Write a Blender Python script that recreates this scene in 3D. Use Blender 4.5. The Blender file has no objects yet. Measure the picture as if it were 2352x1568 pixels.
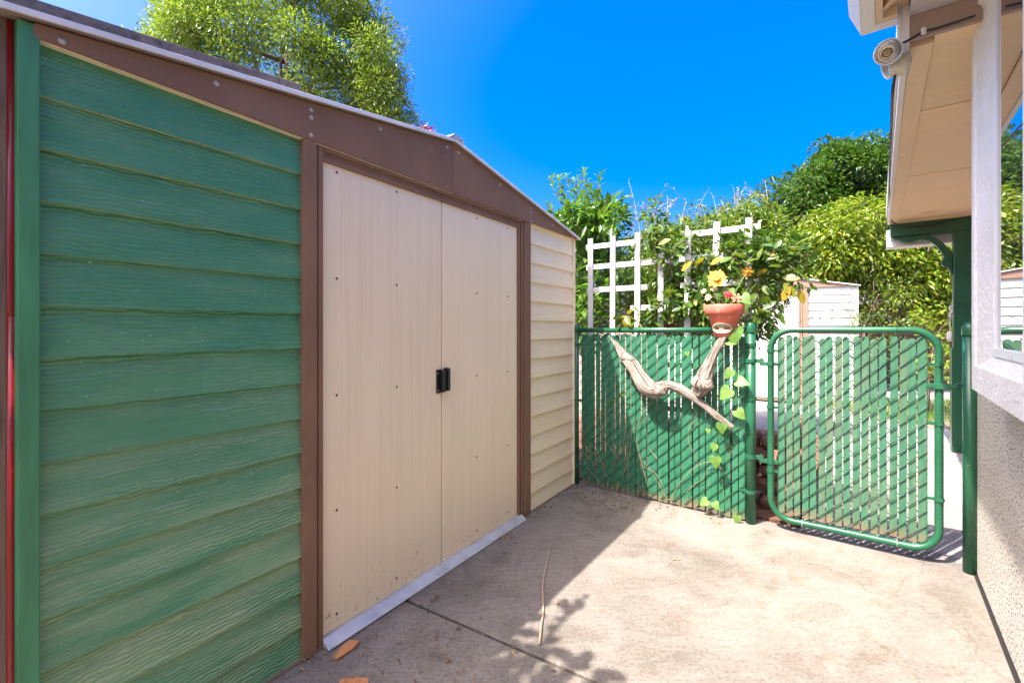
import bpy, math, random
import numpy as np
from mathutils import Vector, Matrix, noise as mnoise
R = math.radians
random.seed(7); rng = np.random.default_rng(7)
sc = bpy.context.scene
col = sc.collection

# ------------------------------------------------------------------ camera, sky, sun, exposure
CAM_H = 1.22
cam_d = bpy.data.cameras.new('camera'); cam = bpy.data.objects.new('camera', cam_d); col.objects.link(cam)
cam.location = (0, 0, CAM_H); cam.rotation_euler = (R(90), 0, 0)
cam_d.sensor_width = 36; cam_d.lens = 36*1080/2352; cam_d.shift_y = -29/2352
cam_d.clip_start = 0.02; cam_d.clip_end = 500
sc.camera = cam
SUN = Vector((-.503, -.28, 1)).normalized()          # direction towards the sun
w = bpy.data.worlds.new('World'); sc.world = w; w.use_nodes = True
nt = w.node_tree; bg = nt.nodes['Background']
sky = nt.nodes.new('ShaderNodeTexSky'); sky.sky_type = 'NISHITA'; sky.sun_disc = False
sky.sun_elevation = math.asin(SUN.z); sky.sun_rotation = math.atan2(SUN.x, SUN.y)
sky.altitude = 0; sky.air_density = 0.9; sky.dust_density = 6.8; sky.ozone_density = 4.0
hs = nt.nodes.new('ShaderNodeHueSaturation'); hs.inputs['Saturation'].default_value = 1.76; hs.inputs['Hue'].default_value = .514
nt.links.new(sky.outputs[0], hs.inputs['Color']); nt.links.new(hs.outputs[0], bg.inputs[0]); bg.inputs[1].default_value = 0.15
sun_d = bpy.data.lights.new('sun', 'SUN'); sun_d.energy = 4.0; sun_d.angle = R(0.55); sun_d.color = (1.0, .94, .86)
sun = bpy.data.objects.new('sun', sun_d); col.objects.link(sun)
sun.rotation_euler = (-SUN).to_track_quat('-Z', 'Y').to_euler(); sun.location = (-5, -3, 10)
sc.view_settings.view_transform = 'Standard'; sc.view_settings.look = 'None'
sc.view_settings.gamma = 1; sc.view_settings.exposure = 1.88
sc.cycles.max_bounces = 8; sc.cycles.diffuse_bounces = 5; sc.cycles.transparent_max_bounces = 8

# ------------------------------------------------------------------ measuring helpers
def P(x, y, Y):                                       # a point of the photograph (2352 wide) at distance Y
    return Vector(((x-1176)/1080*Y, Y, CAM_H-(y-755)/1080*Y))
def G(x, y, z=0):
    return P(x, y, (CAM_H-z)*1080/(y-755))
F0 = Vector((.51, 3.71, 0)); FU = Vector((.797, -.604, 0)); FN = Vector((.604, .797, 0))   # fence line, its run and its far side
def F(k, p, z): return F0 + FU*k + FN*p + Vector((0, 0, z))
def pf(x, y, p=0.0):                                  # photograph point on the upright plane p behind the fence
    r = (x-1176)/1080; b = F0+FN*p
    k = (r*b.y-b.x)/(FU.x-FU.y*r); q = b+FU*k
    return k, CAM_H-(y-755)/1080*q.y
def PF(x, y, p=0.0):
    k, z = pf(x, y, p); return F(k, p, z)

# ------------------------------------------------------------------ materials
def nodes(name):
    m = bpy.data.materials.new(name); m.use_nodes = True
    n = m.node_tree.nodes; l = m.node_tree.links
    return m, n, l, n['Principled BSDF']
def ramp(n, stops):
    r = n.new('ShaderNodeValToRGB'); e = r.color_ramp.elements
    while len(e) > 1: e.remove(e[0])
    e[0].position = stops[0][0]; e[0].color = (*stops[0][1], 1)
    for p, c in stops[1:]:
        q = e.new(p); q.color = (*c, 1)
    return r
def coords(n, l, scale=(1, 1, 1), rand=0.0, kind='Object', rot=(0, 0, 0)):
    t = n.new('ShaderNodeTexCoord'); mp = n.new('ShaderNodeMapping')
    mp.inputs['Scale'].default_value = scale; mp.inputs['Rotation'].default_value = rot
    l.new(t.outputs[kind], mp.inputs[0])
    if rand:
        oi = n.new('ShaderNodeObjectInfo'); mu = n.new('ShaderNodeMath'); mu.operation = 'MULTIPLY'; mu.inputs[1].default_value = rand
        l.new(oi.outputs['Random'], mu.inputs[0]); cb = n.new('ShaderNodeCombineXYZ')
        for i in range(3): l.new(mu.outputs[0], cb.inputs[i])
        l.new(cb.outputs[0], mp.inputs['Location'])
    return mp.outputs[0]
def noise(n, l, co, scale, detail=4, rough=.55, dist=0):
    t = n.new('ShaderNodeTexNoise'); t.inputs['Scale'].default_value = scale; t.inputs['Detail'].default_value = detail
    t.inputs['Roughness'].default_value = rough; t.inputs['Distortion'].default_value = dist
    l.new(co, t.inputs['Vector']); return t.outputs['Fac']
def mixc(n, l, fac, a, b, mode='MIX'):
    m = n.new('ShaderNodeMix'); m.data_type = 'RGBA'; m.blend_type = mode
    for i, v in ((0, fac), (6, a), (7, b)):
        if isinstance(v, (int, float)): m.inputs[i].default_value = v
        elif isinstance(v, tuple): m.inputs[i].default_value = (*v, 1)
        else: l.new(v, m.inputs[i])
    return m.outputs[2]
def bump(n, l, b, h, strength=.3, dist=.01):
    q = n.new('ShaderNodeBump'); q.inputs['Strength'].default_value = strength; q.inputs['Distance'].default_value = dist
    l.new(h, q.inputs['Height']); l.new(q.outputs[0], b.inputs['Normal']); return q
def dk(c, f): return tuple(v*f for v in c)
def plain(name, c, rough=.5, var=.2, scale=6, bmp=.1, bscale=80, bdist=.003, metal=0, stretch=(1, 1, 1), dirt=None, dirt_at=(.62, .75), rand=3.0, spec=.5):
    m, n, l, b = nodes(name)
    co = coords(n, l, stretch, rand)
    a = noise(n, l, co, scale, 5)
    r = ramp(n, [(.3, dk(c, 1-var)), (.7, dk(c, 1+var*.6))]); l.new(a, r.inputs[0]); out = r.outputs[0]
    if dirt:
        d = noise(n, l, co, scale*3.1, 6, .65)
        rr = ramp(n, [(dirt_at[0], (0, 0, 0)), (dirt_at[1], (1, 1, 1))]); l.new(d, rr.inputs[0])
        out = mixc(n, l, rr.outputs[0], out, dirt)
    l.new(out, b.inputs['Base Color'])
    b.inputs['Metallic'].default_value = metal; b.inputs['Specular IOR Level'].default_value = spec
    rn = n.new('ShaderNodeMapRange'); rn.inputs[3].default_value = max(.02, rough-.12); rn.inputs[4].default_value = min(1, rough+.12)
    l.new(a, rn.inputs[0]); l.new(rn.outputs[0], b.inputs['Roughness'])
    if bmp: bump(n, l, b, noise(n, l, co, bscale, 3), bmp, bdist)
    return m
def grained(name, c, c2, strength=.5, rough=.55, sc_=26, pale=None, ground_bounce=None):            # embossed wood grain running along local x
    m, n, l, b = nodes(name)
    co = coords(n, l, (.42, 1, 1), 9.0)
    wv = n.new('ShaderNodeTexWave'); wv.wave_type = 'BANDS'; wv.bands_direction = 'Z'
    wv.inputs['Scale'].default_value = sc_; wv.inputs['Distortion'].default_value = 7.0; wv.inputs['Detail'].default_value = 2.5
    wv.inputs['Detail Scale'].default_value = 1.6; l.new(co, wv.inputs['Vector'])
    co2 = coords(n, l, (.5, 1, 6), 5.0)
    big = noise(n, l, co2, 2.6, 4)
    amp = ramp(n, [(.38, (.12, .12, .12)), (.62, (1, 1, 1))]); l.new(big, amp.inputs[0])
    mu = n.new('ShaderNodeMath'); mu.operation = 'MULTIPLY'; l.new(wv.outputs['Fac'], mu.inputs[0]); l.new(amp.outputs[0], mu.inputs[1])
    r = ramp(n, [(.0, c2), (.55, c), (1, dk(c, 1.16))]); l.new(mu.outputs[0], r.inputs[0])
    out = mixc(n, l, .3, c, r.outputs[0])
    b2 = noise(n, l, coords(n, l, (1, 1, 3), 4.0), 3.3, 5)
    rr = ramp(n, [(.42, (0, 0, 0)), (.7, (.55, .55, .55))]); l.new(b2, rr.inputs[0])
    if pale: out = mixc(n, l, rr.outputs[0], out, pale)
    if ground_bounce:                                            # light bounced off the ground painted into the lower boards, strongest on raised grain
        oi = n.new('ShaderNodeObjectInfo'); sx = n.new('ShaderNodeSeparateXYZ'); l.new(oi.outputs['Location'], sx.inputs[0])
        mr = n.new('ShaderNodeMapRange'); mr.inputs[1].default_value = 1.15; mr.inputs[2].default_value = .45; mr.inputs[3].default_value = .0; mr.inputs[4].default_value = 1.0; l.new(sx.outputs[2], mr.inputs[0])
        dn = noise(n, l, coords(n, l, (.7, 1, 5), 6.0), 3.0, 5, .6); rd = ramp(n, [(.34, (.12, .12, .12)), (.58, (.85, .85, .85))]); l.new(dn, rd.inputs[0])
        gw = n.new('ShaderNodeMapRange'); gw.inputs[3].default_value = .45; gw.inputs[4].default_value = 1.0; l.new(mu.outputs[0], gw.inputs[0])
        m1 = n.new('ShaderNodeMath'); m1.operation = 'MULTIPLY'; l.new(mr.outputs[0], m1.inputs[0]); l.new(rd.outputs[0], m1.inputs[1])
        m2 = n.new('ShaderNodeMath'); m2.operation = 'MULTIPLY'; l.new(m1.outputs[0], m2.inputs[0]); l.new(gw.outputs[0], m2.inputs[1])
        out = mixc(n, l, m2.outputs[0], out, ground_bounce)
    sp = noise(n, l, coords(n, l, (1, 1, 1), 7.0), 90, 2, .5)                             # specks of dust and droppings
    rs = ramp(n, [(.755, (0, 0, 0)), (.77, (.8, .8, .8))]); l.new(sp, rs.inputs[0])
    out = mixc(n, l, rs.outputs[0], out, (.5, .5, .42))
    l.new(out, b.inputs['Base Color']); b.inputs['Roughness'].default_value = rough
    bump(n, l, b, mu.outputs[0], strength, .007)
    return m
def leafmat(name, cols, rough=.45, trans=.35, spec=.4, tint=(1.25, 1.35, .55)):
    m, n, l, b = nodes(name)
    g = n.new('ShaderNodeNewGeometry'); oi = n.new('ShaderNodeObjectInfo')
    ad = n.new('ShaderNodeMath'); ad.operation = 'ADD'; l.new(g.outputs['Random Per Island'], ad.inputs[0]); l.new(oi.outputs['Random'], ad.inputs[1])
    fr = n.new('ShaderNodeMath'); fr.operation = 'FRACT'; l.new(ad.outputs[0], fr.inputs[0])
    k = len(cols); r = ramp(n, [(i/(k-1) if k > 1 else 0, c) for i, c in enumerate(cols)]); l.new(fr.outputs[0], r.inputs[0])
    big = noise(n, l, coords(n, l), 2.2, 3)
    rr = ramp(n, [(.35, (.72, .72, .72)), (.65, (1.15, 1.15, 1.0))]); l.new(big, rr.inputs[0])
    out = mixc(n, l, 1.0, r.outputs[0], rr.outputs[0], 'MULTIPLY')
    l.new(out, b.inputs['Base Color']); b.inputs['Roughness'].default_value = rough; b.inputs['Specular IOR Level'].default_value = spec
    tr = n.new('ShaderNodeBsdfTranslucent'); tc = mixc(n, l, 1.0, out, tint, 'MULTIPLY'); l.new(tc, tr.inputs[0])
    mx = n.new('ShaderNodeMixShader'); mx.inputs[0].default_value = trans
    l.new(b.outputs[0], mx.inputs[1]); l.new(tr.outputs[0], mx.inputs[2]); l.new(mx.outputs[0], n['Material Output'].inputs[0])
    return m
def concrete(name, base=(.178, .156, .135)):
    m, n, l, b = nodes(name)
    co = coords(n, l); o = None
    def layer(src, stops, fac):
        nonlocal o
        r = ramp(n, stops); l.new(src, r.inputs[0])
        o = r.outputs[0] if o is None else mixc(n, l, fac, o, r.outputs[0], 'MULTIPLY')
    layer(noise(n, l, co, 1.1, 7, .62, .8), [(.3, dk(base, .74)), (.5, base), (.7, dk(base, 1.22))], 1)
    layer(noise(n, l, coords(n, l, rot=(0, 0, 1)), 2.6, 7, .68, 1.2), [(.36, (.72, .70, .67)), (.52, (1, 1, 1)), (.68, (1.16, 1.14, 1.12))], .8)
    layer(noise(n, l, co, 5.5, 6, .7, .5), [(.54, (1, 1, 1)), (.70, (.82, .70, .60))], .75)                  # rusty blotches
    layer(noise(n, l, coords(n, l, rot=(0, 0, 2)), 3.3, 7, .74, .8), [(.57, (1, 1, 1)), (.72, (.50, .49, .44))], .7)   # grey grime
    layer(noise(n, l, coords(n, l, (1, 5, 1), rot=(0, 0, R(-28))), 9, 5, .7), [(.38, (.86, .86, .86)), (.6, (1.06, 1.06, 1.06))], .7)
    f = noise(n, l, co, 75, 5, .7); layer(f, [(.34, (.58, .57, .55)), (.50, (1, 1, 1)), (.66, (1.2, 1.19, 1.17))], .8)
    g = noise(n, l, co, 210, 2, .6); layer(g, [(.66, (1, 1, 1)), (.72, (.42, .38, .33))], .75)
    vo = n.new('ShaderNodeTexVoronoi'); vo.feature = 'DISTANCE_TO_EDGE'; vo.inputs['Scale'].default_value = .55
    wob = n.new('ShaderNodeTexNoise'); wob.inputs['Scale'].default_value = 2.5; wob.inputs['Detail'].default_value = 6; l.new(co, wob.inputs['Vector'])
    va = n.new('ShaderNodeVectorMath'); va.operation = 'MULTIPLY_ADD'; va.inputs[1].default_value = (.5, .5, .5); l.new(wob.outputs['Color'], va.inputs[0]); l.new(co, va.inputs[2]); l.new(va.outputs[0], vo.inputs['Vector'])
    layer(vo.outputs['Distance'], [(.0, (.55, .52, .48)), (.0035, (1, 1, 1))], .55)                          # hairline cracks
    l.new(o, b.inputs['Base Color']); b.inputs['Roughness'].default_value = .88
    bump(n, l, b, f, .25, .004)
    return m
def stucco(name, c, flecks=None, bs=70, strength=.8):
    m, n, l, b = nodes(name)
    co = coords(n, l)
    a = noise(n, l, co, 3, 5); r = ramp(n, [(.3, dk(c, .88)), (.7, dk(c, 1.08))]); l.new(a, r.inputs[0]); o = r.outputs[0]
    h = noise(n, l, co, bs, 4, .6)
    if flecks:
        v = noise(n, l, coords(n, l, (1, 1, 2.0)), 60, 2, .6)
        rr = ramp(n, [(.38, (1, 1, 1)), (.45, (0, 0, 0))]); l.new(v, rr.inputs[0]); o = mixc(n, l, rr.outputs[0], o, flecks); h = v
    l.new(o, b.inputs['Base Color']); b.inputs['Roughness'].default_value = .9; bump(n, l, b, h, strength, .012)
    return m
def oldwood(name, c, c2, stretch=(14, 14, 1), rough=.8, uv=False, strength=.6):
    m, n, l, b = nodes(name)
    co = coords(n, l, stretch, 6.0, 'UV' if uv else 'Object')
    a = noise(n, l, co, 3, 7, .65, .4); r = ramp(n, [(.3, c2), (.48, c), (.72, dk(c, 1.3))]); l.new(a, r.inputs[0])
    l.new(r.outputs[0], b.inputs['Base Color']); b.inputs['Roughness'].default_value = rough; bump(n, l, b, a, strength, .008)
    return m

def doormat():
    m, n, l, b = nodes('cream_door'); c = (.85, .69, .465)
    co = coords(n, l, (1, 1, .5), 3.0); a = noise(n, l, co, 2.2, 5); r = ramp(n, [(.3, dk(c, .95)), (.7, dk(c, 1.03))]); l.new(a, r.inputs[0]); o = r.outputs[0]
    st = noise(n, l, coords(n, l, (9, 9, .35), 5.0), 3, 5, .6); r2 = ramp(n, [(.45, (1, 1, 1)), (.75, (.93, .91, .88))]); l.new(st, r2.inputs[0]); o = mixc(n, l, .8, o, r2.outputs[0], 'MULTIPLY')   # faint runs
    tc = n.new('ShaderNodeTexCoord'); sx = n.new('ShaderNodeSeparateXYZ'); l.new(tc.outputs['Object'], sx.inputs[0])
    sp = noise(n, l, coords(n, l, (1, 1, .7), 8.0), 70, 4, .65); ad = n.new('ShaderNodeMath'); ad.operation = 'MULTIPLY_ADD'; ad.inputs[1].default_value = -.30; l.new(sx.outputs[2], ad.inputs[0]); l.new(sp, ad.inputs[2])
    r3 = ramp(n, [(.59, (0, 0, 0)), (.66, (.8, .8, .8))]); l.new(ad.outputs[0], r3.inputs[0]); o = mixc(n, l, r3.outputs[0], o, (.30, .20, .12))                                                              # mud splashed up from the ground
    l.new(o, b.inputs['Base Color']); b.inputs['Roughness'].default_value = .42
    big = noise(n, l, coords(n, l, (1, 1, 1), 2.0), 3.5, 2); bump(n, l, b, big, .12, .02)                                                                                                                       # slightly oil canned sheet
    return m
def driftmat():
    m, n, l, b = nodes('driftwood')
    co = coords(n, l, (4.5, 1.5, 1), 6.0, 'UV'); a = noise(n, l, co, 3.2, 8, .72, .6)
    r = ramp(n, [(.38, (.015, .009, .006)), (.45, (.13, .085, .06)), (.495, (.42, .35, .29)), (.70, (.60, .54, .48))]); l.new(a, r.inputs[0])
    c2 = noise(n, l, coords(n, l), 40, 4, .6); r2 = ramp(n, [(.28, (.35, .28, .22)), (.42, (1, 1, 1))]); l.new(c2, r2.inputs[0])
    o = mixc(n, l, .8, r.outputs[0], r2.outputs[0], 'MULTIPLY'); l.new(o, b.inputs['Base Color']); b.inputs['Roughness'].default_value = .85; bump(n, l, b, a, 1.0, .02)
    return m
M = {}
M['green_siding'] = grained('green_siding', (.056, .240, .112), (.030, .150, .070), .55, .5, pale=(.13, .31, .155), ground_bounce=(.37, .44, .26))
M['worn_lit_lip'] = plain('worn_lit_lip', (.46, .47, .29), .7, .35, 14, .2, 60, stretch=(1, 8, 8), dirt=(.16, .22, .11), dirt_at=(.58, .68))
M['green_trim'] = plain('green_trim', (.05, .23, .10), .45, .25, 4, .15, 60, stretch=(6, 6, 1))
M['cream_siding'] = grained('cream_siding', (.83, .69, .45), (.66, .52, .31), .25, .6, pale=(.85, .73, .53))
M['white_siding'] = grained('white_siding', (.60, .585, .555), (.52, .50, .46), .12, .6)
M['cream_door'] = doormat()
M['white_door'] = plain('white_door', (.60, .58, .54), .5, .04)
M['brown'] = plain('brown_metal', (.235, .132, .080), .75, .16, 3, .06, 40, dirt=(.31, .195, .125), dirt_at=(.6, .9), spec=.2)
M['tan_metal'] = plain('tan_metal', (.34, .20, .14), .5, .1)
M['white_edge'] = plain('pale_metal_edge', (.70, .68, .65), .4, .15, 5, .05)
M['grey_metal'] = plain('galvanised', (.50, .50, .51), .42, .25, 9, .1, 60, metal=.25, dirt=(.2, .17, .14))
M['screw'] = plain('screw_head', (.42, .38, .33), .4, .1, metal=.3)
M['dark_screw'] = plain('rusty_screw', (.09, .065, .05), .6, .3)
M['black'] = plain('black_plastic', (.012, .012, .013), .35, .2)
M['red'] = plain('red_paint', (.27, .012, .011), .25, .2, 5, .08, 40)
M['old_brown'] = oldwood('old_brown_wood', (.19, .115, .078), (.09, .05, .035))
M['plank'] = oldwood('weathered_plank', (.17, .14, .125), (.07, .055, .05), (1.2, 14, 14))
M['fence_wood'] = oldwood('fence_wood', (.16, .09, .058), (.08, .04, .026))
M['green_pipe'] = plain('green_pipe', (.016, .105, .05), .28, .25, 5, .06, 50, dirt=(.22, .33, .25), dirt_at=(.70, .76))
M['wire'] = plain('green_wire', (.012, .062, .034), .35, .2, 20)
def slatmat(name, c, worn):
    m, n, l, b = nodes(name)
    co = coords(n, l, (30, 30, 4), 8.0); a = noise(n, l, co, 2.2, 5, .7)
    r = ramp(n, [(.3, dk(c, .75)), (.7, dk(c, 1.2))]); l.new(a, r.inputs[0])
    wn = noise(n, l, coords(n, l, (5, 5, .9), 11.0), 2.0, 6, .7); rr = ramp(n, [(.47, (0, 0, 0)), (.72, (.75, .75, .75))]); l.new(wn, rr.inputs[0])
    o = mixc(n, l, rr.outputs[0], r.outputs[0], worn)
    tc = n.new('ShaderNodeTexCoord'); sx = n.new('ShaderNodeSeparateXYZ'); l.new(tc.outputs['Object'], sx.inputs[0])
    rb = ramp(n, [(.0, (.8, .8, .8)), (.085, (0, 0, 0))])                                  # paint worn off the foot of the slat
    ad = n.new('ShaderNodeMath'); ad.operation = 'MULTIPLY_ADD'; ad.inputs[1].default_value = .16; l.new(wn, ad.inputs[0]); l.new(sx.outputs[2], ad.inputs[2])
    sb = n.new('ShaderNodeMath'); sb.operation = 'SUBTRACT'; sb.inputs[1].default_value = .06; l.new(ad.outputs[0], sb.inputs[0])
    l.new(sb.outputs[0], rb.inputs[0]); o = mixc(n, l, rb.outputs[0], o, (.26, .12, .075))
    l.new(o, b.inputs['Base Color']); b.inputs['Roughness'].default_value = .6; bump(n, l, b, a, .35, .003)
    return m
M['slat'] = slatmat('green_slat', (.020, .15, .075), (.04, .165, .09))
M['gate_slat'] = slatmat('worn_green_slat', (.040, .15, .082), (.15, .165, .10))
M['white_wood'] = plain('white_painted_wood', (.64, .62, .61), .5, .06, 4, .12, 50, dirt=(.5, .47, .42), dirt_at=(.68, .78), stretch=(4, 4, 4))
M['drift'] = driftmat()
M['pot'] = plain('terracotta_paint', (.68, .15, .10), .55, .2, 7, .1, 60, dirt=(.75, .40, .32), dirt_at=(.55, .75))
M['plaque'] = plain('plaque', (.50, .45, .31), .6, .12, 12)
M['ink'] = plain('lettering', (.05, .045, .03), .7, .2, 20)
M['petal_y'] = plain('yellow_petal', (.78, .40, .04), .6, .25, 12)
M['petal_o'] = plain('orange_centre', (.80, .27, .02), .6, .2, 15)
M['petal_w'] = plain('cream_petal', (.66, .50, .26), .6, .15, 12)
M['petal_r'] = plain('red_petal', (.45, .01, .015), .5, .2)
M['petal_p'] = plain('coral_petal', (.85, .28, .18), .6, .2)
M['stem'] = plain('brown_stem', (.20, .15, .07), .7, .3)
M['dry_stem'] = plain('dry_stem', (.27, .205, .115), .7, .3, 12)
M['green_stem'] = plain('green_stem', (.10, .20, .04), .6, .2)
M['bark'] = oldwood('bark', (.14, .10, .075), (.05, .035, .025), (5, 5, 1.2), .9)
M['concrete'] = concrete('concrete')
M['path'] = concrete('path_concrete', (.27, .25, .23))
M['stucco_white'] = stucco('white_stucco', (.82, .79, .75), None, 55, .8)
M['stucco_wall'] = stucco('pebbledash', (.53, .475, .42), (.075, .05, .035), 80, 1.0)
M['vinyl'] = plain('white_vinyl', (.80, .80, .82), .3, .03)
M['soffit'] = plain('beige_soffit', (.76, .54, .325), .55, .07, 3, .1, 30, stretch=(6, 1, 1), dirt=(.60, .41, .25), dirt_at=(.66, .9))
M['taupe'] = plain('taupe_board', (.33, .235, .185), .6, .1)
M['pale_grey'] = plain('pale_grey_paint', (.56, .51, .47), .6, .05)
M['white_paint'] = plain('white_paint', (.74, .70, .66), .5, .06)
M['porch_green'] = plain('porch_green', (.018, .095, .045), .3, .2, 3, .04)
M['rubber'] = plain('black_cable', (.012, .014, .018), .5, .2)
M['lamp_grey'] = plain('lamp_housing', (.55, .55, .55), .35, .08)
M['lamp_cream'] = plain('sensor_housing', (.66, .62, .44), .4, .08)
M['chrome'] = plain('reflector', (.82, .82, .80), .1, .05, metal=1, bmp=.12, bscale=22)
M['led'] = plain('led_chip', (.85, .55, .04), .4, .1)
M['stone'] = plain('red_stone', (.20, .085, .055), .8, .4, 6, .6, 25, .02, dirt=(.10, .07, .06), dirt_at=(.45, .7))
M['soil'] = plain('mulch', (.20, .095, .06), .95, .5, 14, 1.0, 60, .03, dirt=(.42, .30, .22), dirt_at=(.6, .68))
M['dirt'] = plain('ground_soil', (.20, .155, .11), .95, .3, 2, .6, 20, .03)
M['dark_gap'] = plain('joint_filler', (.009, .007, .006), .9, .4, 30)
M['twig'] = plain('dry_twig', (.36, .26, .18), .75, .25, 20)
M['chip'] = oldwood('wood_chip', (.46, .20, .075), (.30, .11, .04), (12, 3, 3))
M['roof_tile'] = plain('roof_tile', (.46, .33, .25), .8, .25, 7)
M['cord'] = plain('white_cord', (.75, .73, .68), .6, .1)
M['blue_sign'] = plain('blue_white_label', (.45, .58, .72), .5, .3, 14)
def glass_mat():
    m, n, l, b = nodes('window_glass')
    b.inputs['Base Color'].default_value = (.03, .035, .04, 1); b.inputs['Roughness'].default_value = .015
    b.inputs['Specular IOR Level'].default_value = .5; b.inputs['Coat Weight'].default_value = 1.0; b.inputs['Coat Roughness'].default_value = .01; b.inputs['Coat IOR'].default_value = 2.0
    return m
M['glass'] = glass_mat()
def lens_mat():
    m, n, l, b = nodes('clear_lens')
    b.inputs['Transmission Weight'].default_value = 1; b.inputs['Roughness'].default_value = .03; b.inputs['IOR'].default_value = 1.2
    return m
M['lens'] = lens_mat()
M['leaf_big'] = leafmat('leaf_ash', [(.07, .13, .018), (.17, .25, .04), (.26, .33, .08), (.10, .18, .03)], .35, .35)
M['leaf_dark'] = leafmat('leaf_dark', [(.024, .07, .012), (.055, .125, .02), (.10, .175, .03)], .5, .3)
M['leaf_lime'] = leafmat('leaf_lime', [(.08, .17, .012), (.18, .28, .02), (.28, .33, .035), (.06, .14, .014), (.30, .27, .035)], .35, .38)
M['leaf_hedge'] = leafmat('leaf_hedge', [(.05, .115, .016), (.12, .19, .025), (.20, .245, .04), (.07, .14, .018)], .45, .35)
M['leaf_citrus'] = leafmat('leaf_citrus', [(.035, .11, .016), (.08, .19, .028), (.17, .28, .04), (.05, .14, .02)], .28, .32, .5)
M['leaf_climb'] = leafmat('leaf_climb', [(.03, .09, .014), (.07, .15, .022), (.14, .20, .03), (.05, .12, .016)], .35, .3, .5)
M['leaf_yellow'] = leafmat('leaf_yellow', [(.33, .26, .02), (.22, .24, .025), (.42, .25, .025)], .45, .3)
M['leaf_heart'] = leafmat('leaf_heart', [(.12, .24, .045), (.18, .30, .075), (.15, .27, .055)], .45, .35, tint=(1.1, 1.2, .7))
M['leaf_red'] = leafmat('leaf_red', [(.35, .06, .03), (.25, .035, .025), (.45, .13, .06)], .4, .35, tint=(1.3, .9, .7))
M['leaf_dead'] = leafmat('leaf_dead', [(.26, .14, .07), (.16, .08, .045), (.38, .24, .13), (.10, .06, .04)], .8, .1, tint=(1, .9, .7))
M['leaf_dry'] = leafmat('leaf_dry', [(.30, .25, .10), (.22, .20, .07), (.36, .30, .15)], .7, .3, tint=(1, 1, .8))
M['leaf_grass'] = leafmat('leaf_grass', [(.05, .14, .015), (.12, .24, .03), (.18, .28, .04)], .5, .35)

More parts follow.
